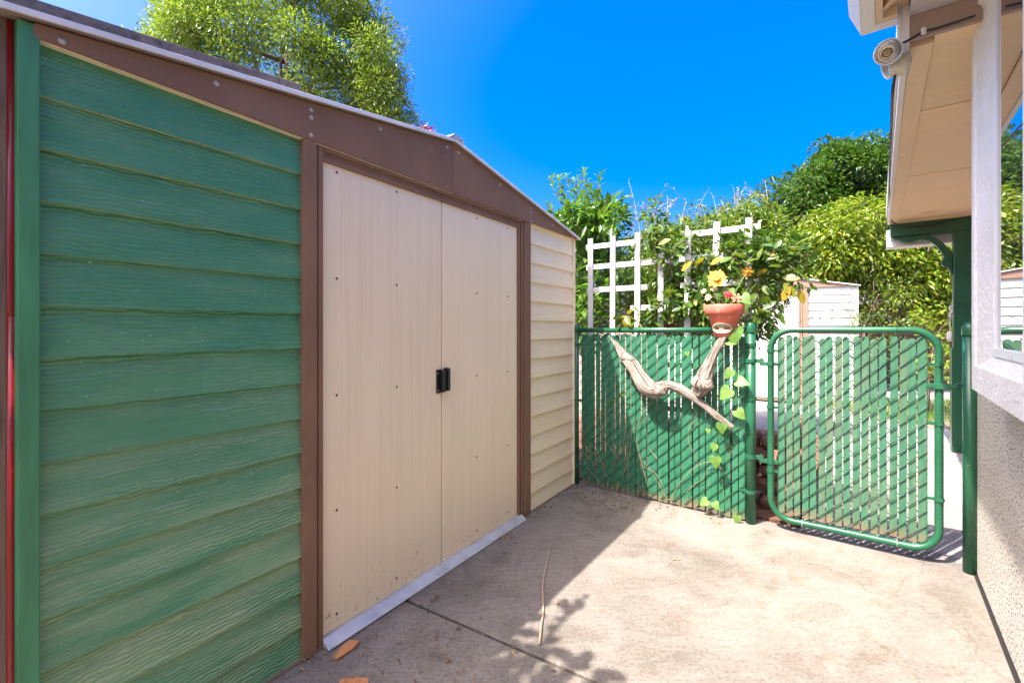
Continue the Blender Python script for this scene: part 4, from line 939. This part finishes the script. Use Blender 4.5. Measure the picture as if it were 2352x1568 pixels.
# big pale green tree behind the shed
Yb = 13.0
cx = P(640, 160, Yb)
cl1 = ellipsoid_clusters(350, (cx.x, Yb, cx.z), (3.35, 2.3, 4.1), .5, .16, seed=1)
extra = [P(x, y, Yb-random.uniform(0, 1.5)) for (x, y) in ((398, 30), (392, 80), (400, 130), (420, 60), (860, 215), (900, 245), (915, 270), (870, 150), (840, 110), (820, 60), (790, 30), (925, 280), (890, 190), (440, 20), (850, 250))]
extra2 = []
for e in extra:
    for _ in range(3): extra2.append([e.x+random.gauss(0, .18), e.y, e.z+random.gauss(0, .18)])
cl1 = np.concatenate([cl1, np.array(extra2)])
tree('broadleaf_tree', 'large pale green leafy tree rising behind the shed roof', 'tree', (cx.x, Yb, 0), [(cx.x, Yb, 0), (cx.x+.1, Yb, 3), (cx.x+.3, Yb, 6), (cx.x+.2, Yb, 9)], None, cl1, 280, .54, .12, .04, 'leaf_big', droop=.45, tr=.15, nb=26, twig=.02)
# dark tree on the right
Yd = 17.0; cd = P(1985, 440, Yd)
cl2 = ellipsoid_clusters(80, (cd.x+.3, Yd, cd.z+.1), (2.6, 2.0, 1.85), .4, .2, seed=3)
cl2b = ellipsoid_clusters(36, (P(1850, 490, Yd).x, Yd, P(1850, 490, Yd).z), (1.35, 1.2, 1.35), .4, .2, seed=4)
cl2c = ellipsoid_clusters(14, (P(1900, 580, Yd).x, Yd, P(1900, 570, Yd).z), (2.0, 1.2, .9), .4, .2, seed=5)
cl2 = np.concatenate([cl2, cl2b, cl2c])
tree('oak_tree', 'dark green rounded tree in the distance left of the porch eave', 'tree', (cd.x, Yd, 0), [(cd.x, Yd, 0), (cd.x-.1, Yd, 2.5), (cd.x, Yd, 4.5), (cd.x+.2, Yd, 6)], None, cl2, 430, .56, .17, .08, 'leaf_dark', droop=.15, tr=.22, nb=26, twig=.02)
# lime green bush behind the second shed
Yl = 9.4
def bushc(spec, Y, n):
    out = []
    for (x, y, rx, ry) in spec:
        c_ = P(x, y, Y); out.append(ellipsoid_clusters(n, (c_.x, Y, c_.z), (rx*Y/1080, .75, ry*Y/1080), .5, .12, zmin=.1, seed=x))
    return np.concatenate(out)
cl3 = bushc([(1990, 560, 120, 105), (2110, 540, 130, 120), (2060, 650, 150, 100), (1900, 560, 60, 70), (2210, 620, 120, 130), (1880, 600, 70, 60)], Yl, 85)
tree('pear_bush', 'lime green bushy tree with drooping leaves behind the white shed', 'tree', (P(2070, 700, Yl).x, Yl, 0), [(P(2070, 700, Yl).x, Yl, 0), (P(2080, 700, Yl).x, Yl, .8), (P(2060, 700, Yl).x, Yl, 2.2)], None, cl3, 62, .26, .115, .045, 'leaf_lime', droop=.75, tr=.10, nb=30)
# hedge of vines behind the trellis
Yh = 5.6
cl4 = bushc([(1500, 620, 75, 90), (1590, 580, 85, 85), (1680, 560, 80, 70), (1560, 700, 140, 70), (1720, 620, 60, 70), (1650, 680, 110, 80)], Yh, 75)
hd = tree('vine_hedge', 'tangled yellow green vine hedge behind the white trellis', 'hedge', (P(1600, 700, Yh).x, Yh, 0), [(P(1600, 700, Yh).x, Yh, 0), (P(1600, 700, Yh).x, Yh, .9), (P(1610, 700, Yh).x, Yh, 1.7)], None, cl4, 75, .17, .075, .024, 'leaf_hedge', droop=.35, tr=.05, nb=30, twig=.005)
b = MB()
for i in range(55):                                                       # dry stems sticking up from the hedge
    x = random.choice((random.gauss(1500, 30), random.uniform(1440, 1770), random.gauss(1715, 30))); y0 = 500+random.uniform(0, 40); h_ = random.uniform(30, 95)
    p0 = P(x, y0+40, Yh-.3); p1 = P(x+random.gauss(0, 14), y0-h_*.5, Yh-.3+random.uniform(-.2, .2)); p2 = P(x+random.gauss(0, 32), y0-h_, Yh-.3+random.uniform(-.3, .3))
    b.tube([p0, p1, p1.lerp(p2, .6)+Vector((0, 0, .02)), p2], [.0032, .0026, .002, .001], 4, cap=False)
b.build('dry_stem', 'dry_stem', hd, world=True)
st = np.array([b.v[i] for i in rng.choice(len(b.v), 420)]) + np.array((P(1600, 700, Yh).x, Yh, 0))
V, Fq = leaf_cloud(st, rand_dirs(420)+np.array([0, 0, .3]), rand_dirs(420), .05, .012); V -= np.array((P(1600, 700, Yh).x, Yh, 0)); addobj('dry_leaf', fast_mesh('dry_leaf', V, Fq, 'leaf_dry'), hd)['kind'] = 'stuff'
# citrus shrub next to the shed corner, with upright shoots
Yc = 4.9
cl5 = bushc([(1345, 575, 62, 62), (1360, 640, 72, 80), (1340, 720, 62, 90), (1320, 520, 42, 34), (1380, 530, 34, 34)], Yc, 36)
cs = tree('citrus_shrub', 'glossy dark green citrus shrub growing at the shed corner', 'shrub', (P(1345, 700, Yc).x, Yc, 0), [(P(1345, 700, Yc).x, Yc, 0), (P(1345, 700, Yc).x, Yc, .8), (P(1340, 700, Yc).x, Yc, 1.6)], None, cl5, 26, .14, .10, .042, 'leaf_citrus', droop=.15, tr=.045, nb=22, twig=.004)
b = MB(); lb = []; ld = []
for (x0, y0, x1, y1) in ((1320, 500, 1262, 410), (1330, 490, 1300, 405), (1345, 500, 1326, 408), (1360, 490, 1340, 392), (1355, 520, 1318, 415), (1375, 500, 1378, 402), (1390, 520, 1412, 455), (1310, 540, 1256, 470), (1400, 540, 1432, 480), (1365, 470, 1352, 430), (1300, 470, 1282, 408)):
    Y_ = Yc-.35+random.uniform(-.2, .2); p0, p1 = P(x0, y0, Y_), P(x1, y1, Y_+random.uniform(-.1, .1)); mid = p0.lerp(p1, .5)+Vector((random.uniform(-.03, .03), 0, -.02))
    b.tube([p0, mid, p1], [.007, .005, .0025], 5)
    for j in range(20):
        t = .15+.85*j/19; q = p0.lerp(mid, t*2) if t < .5 else mid.lerp(p1, t*2-1); lb.append(q); a = j*2.4
        ld.append(Vector((math.cos(a), math.sin(a), .55+.5*t)))
b.build('shoot', 'stem', cs, world=True)
V, Fq = leaf_cloud(np.array(lb), np.array(ld), rand_dirs(len(lb))*.4+np.array([0, 0, 1]), .085*(.7+.5*rng.random(len(lb))), .034, .2, .1); V -= np.array((P(1345, 700, Yc).x, Yc, 0)); addobj('shoot_leaf', fast_mesh('shoot_leaf', V, Fq, 'leaf_citrus'), cs)['kind'] = 'stuff'
# red sprigs poking up behind the shed roof
rs_ = thing('photinia_shrub', 'red leaved sprigs peeping over the shed roof ridge', 'shrub', (P(965, 320, 5.6).x, 5.6, 0))
b = MB(); lb = []; ld = []
for (x, y) in ((938, 293), (962, 298), (972, 288), (985, 296), (966, 305), (980, 304), (950, 300), (991, 303)):
    p1 = P(x, y+3, 5.6); b.tube([(rs_.location.x, 5.6, 0), (p1.x, 5.6, 2.0), p1], [.012, .008, .003], 5)
    for j in range(7): lb.append(p1-Vector((0, 0, .012*j))); a = j*2.4; ld.append(Vector((math.cos(a), math.sin(a)*.6, .8)))
b.build('stem', 'stem', rs_, True, world=True); V, Fq = leaf_cloud(np.array(lb), np.array(ld), rand_dirs(len(lb)), .085, .032, .25, .1); V -= np.array(rs_.location); addobj('leaf_tuft', fast_mesh('leaf_tuft', V, Fq, 'leaf_red'), rs_)
# low plants beyond the gate, right
Yg = 6.6
cl6 = bushc([(2120, 800, 30, 40), (2150, 760, 30, 30), (2175, 720, 28, 25), (2130, 850, 20, 30)], Yg, 12)
tree('young_shrub', 'small loose leafy shrub seen through the gap beside the porch post', 'shrub', (P(2130, 880, Yg).x, Yg, 0), [(P(2130, 880, Yg).x, Yg, 0), (P(2135, 800, Yg).x, Yg, .5), (P(2145, 800, Yg).x, Yg, 1.0)], None, cl6, 14, .14, .085, .045, 'leaf_lime', droop=.4, tr=.02, nb=10, twig=.003)
cl7 = bushc([(1985, 690, 25, 60), (1975, 760, 20, 50)], 7.4, 22)
tree('small_shrub', 'thin pale shrub beside the right corner of the white shed', 'shrub', (P(1985, 880, 7.4).x, 7.4, 0), [(P(1985, 880, 7.4).x, 7.4, 0), (P(1985, 800, 7.4).x, 7.4, .6), (P(1985, 800, 7.4).x, 7.4, 1.3)], None, cl7, 30, .13, .05, .018, 'leaf_hedge', droop=.2, tr=.02, nb=10, twig=.003)
# lawn
n = 5200; u = rng.random((n, 2)); la = np.array(P(2085, 960, 6.2)[:2]); pts = np.zeros((n, 3)); pts[:, 0] = 5.0+u[:, 0]*3.2; pts[:, 1] = 5.9+u[:, 1]*2.0
V, Fq = leaf_cloud(pts, rand_dirs(n)*.45+np.array([0, 0, 1.0]), rand_dirs(n), .09, .008, .1); tag(addobj('grass', fast_mesh('grass', V, Fq, 'leaf_grass')), 'strip of green lawn grass beyond the gate', 'grass', kind='stuff')
slab('lawn_soil', [Vector((4.9, 5.8, 0)), Vector((4.9, 8.0, 0)), Vector((8.3, 8.0, 0)), Vector((8.3, 5.8, 0))], -.05, .002, 'dirt', bev=0)
# dry mulch bits and ivy stems behind the left fence panel
# --- single leaves as parts: climber on the trellis
def leaf_mesh(kind, mat, L=1.0, W=.48, seed=0):
    b = MB(); r_ = random.Random(seed)
    if kind == 'oval': prof = [(0, .04), (.12, .55), (.32, .95), (.52, 1.0), (.72, .78), (.88, .42), (1.0, .0)]
    else: prof = [(-.16, .46), (-.10, .80), (.06, 1.0), (.28, .98), (.52, .74), (.76, .38), (1.0, .0)]
    bend = r_.uniform(.05, .22); fold = r_.uniform(.10, .24)
    for (t, w_) in prof:
        z = -bend*t*t; c0 = 0.0 if (kind == 'heart' and t < 0) else t
        b.v += [(-w_*W/2, t, z+fold*w_*W*.5), (0, c0, -bend*c0*c0), (w_*W/2, t, z+fold*w_*W*.5)]
    for i in range(len(prof)-1):
        b.f += [(3*i, 3*i+1, 3*i+4, 3*i+3), (3*i+1, 3*i+2, 3*i+5, 3*i+4)]
    return b.mesh('leaf', M[mat], True)
def place_leaf(parent, me, base, d, nrm, size):
    d = Vector(d).normalized(); nrm = Vector(nrm); x = d.cross(nrm).normalized(); z = x.cross(d).normalized()
    mt = Matrix((x, d, z)).transposed().to_4x4(); mt = Matrix.Translation(base) @ mt @ Matrix.Scale(size, 4)
    return addobj('leaf', me, parent, MX[parent].inverted() @ mt)
lo = [leaf_mesh('oval', 'leaf_climb', seed=i, W=.40+.04*i) for i in range(4)]; ly = [leaf_mesh('oval', 'leaf_yellow', seed=9+i, W=.5) for i in range(2)]
cp = thing('climbing_plant', 'leafy climbing plant with big yellowing leaves trained over the white trellis', 'climber', F(1.1, .2, 0), FA)
sprays = [((1540, 740), (1528, 640), (1500, 565), (1480, 545), .10), ((1545, 640), (1540, 590), (1560, 560), (1590, 548), .10), ((1520, 600), (1512, 550), (1505, 510), (1500, 480), .16),
          ((1700, 740), (1710, 650), (1690, 590), (1660, 570), .10), ((1700, 650), (1720, 600), (1745, 575), (1780, 590), .06), ((1715, 610), (1760, 580), (1800, 600), (1850, 640), .05),
          ((1700, 620), (1690, 580), (1710, 555), (1740, 540), .12), ((1720, 620), (1750, 640), (1770, 690), (1765, 740), .08), ((1730, 640), (1745, 700), (1742, 740), (1745, 770), .10),
          ((1660, 690), (1620, 680), (1590, 700), (1560, 715), .09), ((1600, 720), (1585, 680), (1600, 650), (1630, 640), .10), ((1700, 600), (1660, 590), (1620, 600), (1585, 620), .12), ((1480, 760), (1460, 735), (1430, 725), (1395, 740), .02), ((1470, 755), (1500, 720), (1520, 700), (1540, 690), .07), ((1760, 600), (1800, 570), (1830, 570), (1850, 590), .12)]
sb = MB(); cnt = 0
for si, (a, b_, c_, d_, p_) in enumerate(sprays):
    pth = smooth_path([(PF(*q, p_+.03*math.sin(i*2+si)), .004) for i, q in enumerate((a, b_, c_, d_))], 14)
    sb.tube([p for p, _ in pth], [.0045-.0028*i/13 for i in range(14)], 5)
    nl = 21 if si != 12 else 12
    for j in range(nl):
        p = pth[min(13, 2+int(j*11.5/nl))][0]+Vector((random.gauss(0, .03), random.gauss(0, .03), random.gauss(0, .03)))
        a_ = random.uniform(0, 6.28); d = FU*math.cos(a_)-FN*random.uniform(-.1, .7)+Vector((0, 0, math.sin(a_)*.8-.25))
        yel = random.random() < (.4 if si == 12 else .035)
        place_leaf(cp, random.choice(ly if yel else lo), p, d, Vector((random.gauss(0, .5), random.gauss(-.4, .4), 1)), random.uniform(.055, .10)); cnt += 1
for (x, y, dx, dz, s_) in ((1838, 640, -.9, .2, .10), (1800, 650, .6, -.8, .11), (1815, 658, -.5, -.9, .10), (1835, 665, .3, -1, .09), (1660, 592, -.8, -.3, .09), (1512, 562, .9, .4, .09), (1590, 600, -.7, -.5, .1)):
    place_leaf(cp, random.choice(ly), PF(x, y, .03), FU*dx+Vector((0, 0, dz)), -FN+Vector((0, 0, .6)), s_)
sb.build('stem', 'stem', cp, True, world=True)
cc = []
for si, (a, b_, c_, d_, p_) in enumerate(sprays):
    if si == 12: continue
    for (p, _) in smooth_path([(PF(*q, p_+.05), .004) for q in (a, b_, c_, d_)], 7)[1:]: cc.append(tuple(p))
V, Fq = crown(np.array(cc), 22, .085, .060, .026, .25); iv = np.array(MX[cp].inverted()); V = V @ iv[:3, :3].T+iv[:3, 3]
addobj('small_foliage', fast_mesh('small_foliage', V, Fq, 'leaf_climb'), cp)['kind'] = 'stuff'
# heart leaved vine on the fence: every leaf its own part
hv = thing('heart_leaf_vine', 'thin vine with pale heart shaped leaves climbing the fence by the hinge post', 'vine', F(1.15, -.03, 0), FA)
lh = [leaf_mesh('heart', 'leaf_heart', W=1.0, seed=20+i) for i in range(3)]
hl = [(1965, 895, 50, -.1, -1), (1945, 922, 30, .9, -.2), (1955, 1000, 30, -.7, -.9), (1970, 1030, 34, .9, -.1), (1950, 1055, 40, -.7, -.8), (1968, 1108, 32, .8, -.7), (1928, 1142, 30, .1, -1), (1892, 1150, 14, .0, -1), (1910, 1195, 22, -.2, -1), (1912, 1232, 32, .05, -1), (1890, 1345, 26, -.6, -.5), (1908, 1350, 22, .5, -.5), (1968, 1385, 22, .2, -1), (1836, 945, 14, .2, -1), (1675*1.163, 675*1.163, 36, -.2, -1), (1705*1.163, 690*1.163, 34, .6, -.6)]
for i, (x, y, s_, dx, dz) in enumerate(hl):
    q = PF(x*.8596, (y-s_*.35)*.8596, -.05-.03*random.random()); sz = s_*.8596/1080*q.y
    place_leaf(hv, lh[i % 3], q, FU*dx+Vector((0, 0, dz))-FN*.25, -FN+Vector((random.uniform(-.3, .3), 0, .7)), sz*.95)
sb = MB()
vp = [(1995, 1400), (1975, 1385), (1940, 1340), (1925, 1260), (1915, 1180), (1935, 1130), (1960, 1080), (1972, 1020), (1960, 960), (1958, 900), (1965, 860)]
pth = smooth_path([(PF(x*.8596, y*.8596, -.02), .002) for x, y in vp], 50); sb.tube([p for p, _ in pth], .0017, 5, cap=False); sb.build('stem', 'green_stem', hv, True, world=True)
# dry creeper stems over the fence
dc = thing('dry_creeper', 'dead tan creeper stems tangled in the lower left of the fence', 'creeper', F(.4, -.02, 0), FA)
for i in range(20):
    x = random.uniform(1345, 1690)**1.0; y = random.uniform(1020, 1120) if x < 1500 else random.uniform(1050, 1170); x = min(x, random.uniform(1345, 1690)); pts_ = []
    a_ = random.uniform(-.8, .8); px_, py_ = x, y
    for j in range(6):
        pts_.append((PF(px_, min(py_, 1105+(px_-1335)*.21), -.012-.02*random.random()), .0015)); px_ += 24*math.sin(a_); py_ -= 26*math.cos(a_); a_ += random.uniform(-.5, .5); px_ = max(1338, px_)
    pth = smooth_path(pts_, 24); MB().tube([p for p, _ in pth], [.0019-.001*j/23 for j in range(24)], 5).build('stem', 'dry_stem', dc, True, world=True)
for (pts_) in ([(1490, 1120), (1478, 1080), (1462, 1010), (1470, 960), (1500, 920)], [(1340, 1000), (1370, 960), (1420, 930)], [(1660, 1080), (1640, 1060), (1600, 1070), (1560, 1110), (1540, 1150)]):
    pth = smooth_path([(PF(x, y, -.03), .002) for x, y in pts_], 24); MB().tube([p for p, _ in pth], .0017, 5).build('stem', 'dry_stem', dc, True, world=True)
lf = thing('long_leaf', 'single long narrow yellow green leaf caught on the fence', 'leaf', PF(1390, 945, -.02))
b = MB(); pr = [(PF(1380, 950, -.03), .002), (PF(1400, 925, -.035), .007), (PF(1425, 908, -.04), .008), (PF(1448, 905, -.045), .002)]
for (p, w_) in smooth_path(pr, 14): b.v += [tuple(p+Vector((0, 0, w_))), tuple(p-Vector((0, 0, w_)))]
for i in range(13): b.f.append((2*i, 2*i+1, 2*i+3, 2*i+2))
bo = b.build('blade', 'leaf_hedge', lf, world=True); so = bo.modifiers.new('s', 'SOLIDIFY'); so.thickness = .001

# leafy branch of the tree behind and left of the camera: it dapples the patio
og = [(1296, 1385, .10), (1330, 1385, .09), (1310, 1400, .10), (1290, 1420, .07), (1345, 1370, .05), (1250, 1385, .10), (1225, 1380, .10), (1210, 1400, .09), (1270, 1440, .07), (1150, 1395, .1), (1120, 1420, .1),
      (1290, 1500, .11), (1320, 1520, .12), (1345, 1510, .10), (1270, 1470, .07), (1250, 1500, .08), (1220, 1490, .09), (1180, 1480, .10), (1155, 1455, .1), (1140, 1490, .1), (1380, 1555, .10), (1410, 1550, .10), (1360, 1565, .09), (1255, 1545, .11), (1230, 1560, .09), (1150, 1520, .10), (1160, 1560, .12), (1100, 1480, .1), (1080, 1540, .12), (1060, 1500, .1), (1280, 1565, .1), (1110, 1560, .1), (1200, 1520, .08), (1300, 1545, .08)]+[(x_+12*math.sin(y_*7.3+x_), y_+9*math.cos(x_*3.1), .105) for x_ in range(1050, 1240, 34) for y_ in range(1410, 1600, 34) if math.sin(x_*12.9+y_*4.7) < .15]
ot = thing('overhanging_tree', 'tree behind the camera whose leaves dapple the concrete near the shed', 'tree', (-3.6, -1.4, 0))
lov = [leaf_mesh('oval', 'leaf_climb', seed=40+i, W=.55) for i in range(3)]
b = MB(); b.tube([(-3.6, -1.4, 0), (-3.55, -1.2, 1.5), (-3.3, -.9, 2.7), (-2.6, -.2, 3.3), (-1.9, .45, 3.35), (-1.45, .9, 3.15)], [.12, .10, .08, .05, .03, .01], 10)
SH = Vector((-.503, -.28, 1))
for i, (x, y, s_) in enumerate(og):
    gp_ = G(x, min(y, 1700)); h_ = 2.45+.2*random.random(); q = gp_+SH*h_
    a_ = random.uniform(0, 6.28); d = Vector((math.cos(a_), math.sin(a_), random.uniform(-.3, .1)))
    place_leaf(ot, lov[i % 3], q-d*s_*.5, d, SH+Vector((random.uniform(-.4, .4), random.uniform(-.4, .4), 0)), s_*1.02)
    b.tube([(-1.9+.3*math.sin(i), .45, 3.33), (Vector((-1.9, .45, 3.33))+q)/2+Vector((0, 0, .1)), q], [.008, .005, .002], 4, cap=False)
b.build('trunk', 'bark', ot, True)
inv = MX[ot].inverted()
for o_ in ot.children:
    if o_.name.startswith('trunk'):
        for v in o_.data.vertices: v.co = inv @ v.co
cl8 = ellipsoid_clusters(46, (-3.4, -1.6, 4.6), (1.5, 1.5, 1.2), .3, .2)
V, Fq = crown(cl8, 55, .35, .10, .05, .2); V -= np.array((-3.6, -1.4, 0)); addobj('crown', fast_mesh('crown', V, Fq, 'leaf_climb'), ot)

# ================================================================== LITTER ON THE PATIO
sk = thing('stick', 'long thin peeled stick lying on the concrete in front of the shed doors', 'stick', G(1250, 1380))
sp_ = smooth_path([(G(1262, 1250, .02), .004), (G(1262, 1268, .012), .0045), (G(1255, 1300, .008), .005), (G(1247, 1340, .007), .006), (G(1248, 1400, .007), .006), (G(1244, 1430, .007), .0062), (G(1239, 1478, .008), .006)], 30)
MB().tube([p for p, _ in sp_], [r_*.72 for _, r_ in sp_], 8).build('twig', 'twig', sk, True, world=True)
wc = thing('wood_chip', 'flat orange brown splinter of wood beside the shed ramp', 'wood chip', G(790, 1495))
A = [G(762, 1512), G(774, 1517), G(806, 1495), G(814, 1492), (G(826, 1478)), G(800, 1476)]
b = MB(); b.v = [tuple(p+Vector((0, 0, .001+.004*(i > 2)))) for i, p in enumerate(A)]+[tuple(p+Vector((0, 0, .008+.006*(i > 2)))) for i, p in enumerate(A)]
b.f = [tuple(range(6)), tuple(6+i for i in reversed(range(6)))]+[(i, 6+i, 6+(i+1) % 6, (i+1) % 6) for i in range(6)]; b.build('splinter', 'chip', wc, world=True)
wc2 = thing('wood_chip', 'piece of orange brown wood at the bottom edge of the picture', 'wood chip', G(790, 1575))
b = MB(); A = [G(782, 1564), G(770, 1600), G(842, 1600), G(846, 1562), G(820, 1559)]
b.v = [tuple(p+Vector((0, 0, .001))) for p in A]+[tuple(p+Vector((0, 0, .009))) for p in A]; b.f = [tuple(range(5)), tuple(5+i for i in reversed(range(5)))]+[(i, 5+i, 5+(i+1) % 5, (i+1) % 5) for i in range(5)]; b.build('splinter', 'chip', wc2, world=True)
def litter(spots):
    bs = []; 
    for (x, y, sx, sy, n_) in spots:
        for _ in range(n_):
            yy = max(1115, y+random.gauss(0, sy)); bs.append(G(x+random.gauss(0, sx), yy, 0)+Vector((0, 0, .006)))
    return np.array(bs)
bs = litter([(1390, 1150, 35, 14, 34), (1320, 1125, 22, 8, 34), (1240, 1170, 14, 10, 22), (1330, 1150, 50, 20, 20), (1160, 1235, 18, 8, 20), (1410, 1165, 14, 10, 16), (700, 1510, 20, 12, 26), (1540, 1165, 50, 10, 30), (1100, 1480, 200, 80, 14), (1000, 1430, 70, 60, 10), (1640, 1185, 30, 10, 14), (1560, 1300, 10, 6, 3), (950, 1560, 60, 20, 10), (1280, 1135, 40, 10, 30), (1200, 1190, 20, 8, 24), (900, 1395, 90, 60, 20), (1450, 1148, 40, 8, 30)])
V, Fq = leaf_cloud(bs, rand_dirs(len(bs))*np.array([1, 1, .25]), rand_dirs(len(bs))*.5+np.array([0, 0, 1]), .024*(.35+1.0*rng.random(len(bs))), .013*(.4+.8*rng.random(len(bs))), .35, .15)
tag(addobj('leaf_litter', fast_mesh('leaf_litter', V, Fq, 'leaf_dead')), 'scattered dry brown leaf litter on the concrete', 'leaf litter', kind='stuff')
b = MB()
for (x, y, n_, sp) in ((1290, 1145, 4, 26), (1155, 1236, 14, 10), (1400, 1160, 9, 20), (700, 1515, 8, 14), (1110, 1230, 3, 10), (1000, 1440, 4, 50), (1540, 1302, 2, 6)):
    for _ in range(n_):
        p = G(x+random.gauss(0, sp), max(1118, y+random.gauss(0, sp*.4)), 0)+Vector((0, 0, .004)); a_ = random.uniform(0, 6.28); L = random.uniform(.015, .06); d = Vector((math.cos(a_), math.sin(a_), random.uniform(-.02, .35)))*L
        b.tube([p, p+d*.5+Vector((random.gauss(0, .004), 0, .002)), p+d], .0011, 4)
gb = MB()
for i in range(190):
    x = random.uniform(690, 1480); y = random.uniform(1140, 1568); p = G(x, y)
    if (p-S0).dot(SN) < .09: continue
    r_ = random.uniform(.0012, .0034); m0 = len(gb.v)
    gb.v += [tuple(p+Vector(d)*r_+Vector((0, 0, r_*.6))) for d in ((1, 0, 0), (0, 1, 0), (-1, .2, 0), (0, -1, 0), (0, 0, .9), (0, 0, -.6))]; gb.f += [(m0, m0+1, m0+4), (m0+1, m0+2, m0+4), (m0+2, m0+3, m0+4), (m0+3, m0, m0+4), (m0+1, m0, m0+5), (m0+2, m0+1, m0+5), (m0+3, m0+2, m0+5), (m0, m0+3, m0+5)]
tag(gb.build('grit', leafmat('grit', [(.5, .47, .42), (.08, .06, .05), (.3, .2, .14), (.05, .04, .035)], .9, 0)), 'loose grit and paint chips strewn over the shaded concrete', 'grit', kind='stuff')
tag(b.build('twig_litter', 'twig'), 'thin broken twigs scattered over the concrete', 'twigs', kind='stuff')
bpy.context.view_layer.update()
print('objects', len(bpy.data.objects), 'tris', sum(len(o.data.polygons) for o in bpy.data.objects if o.type == 'MESH'))
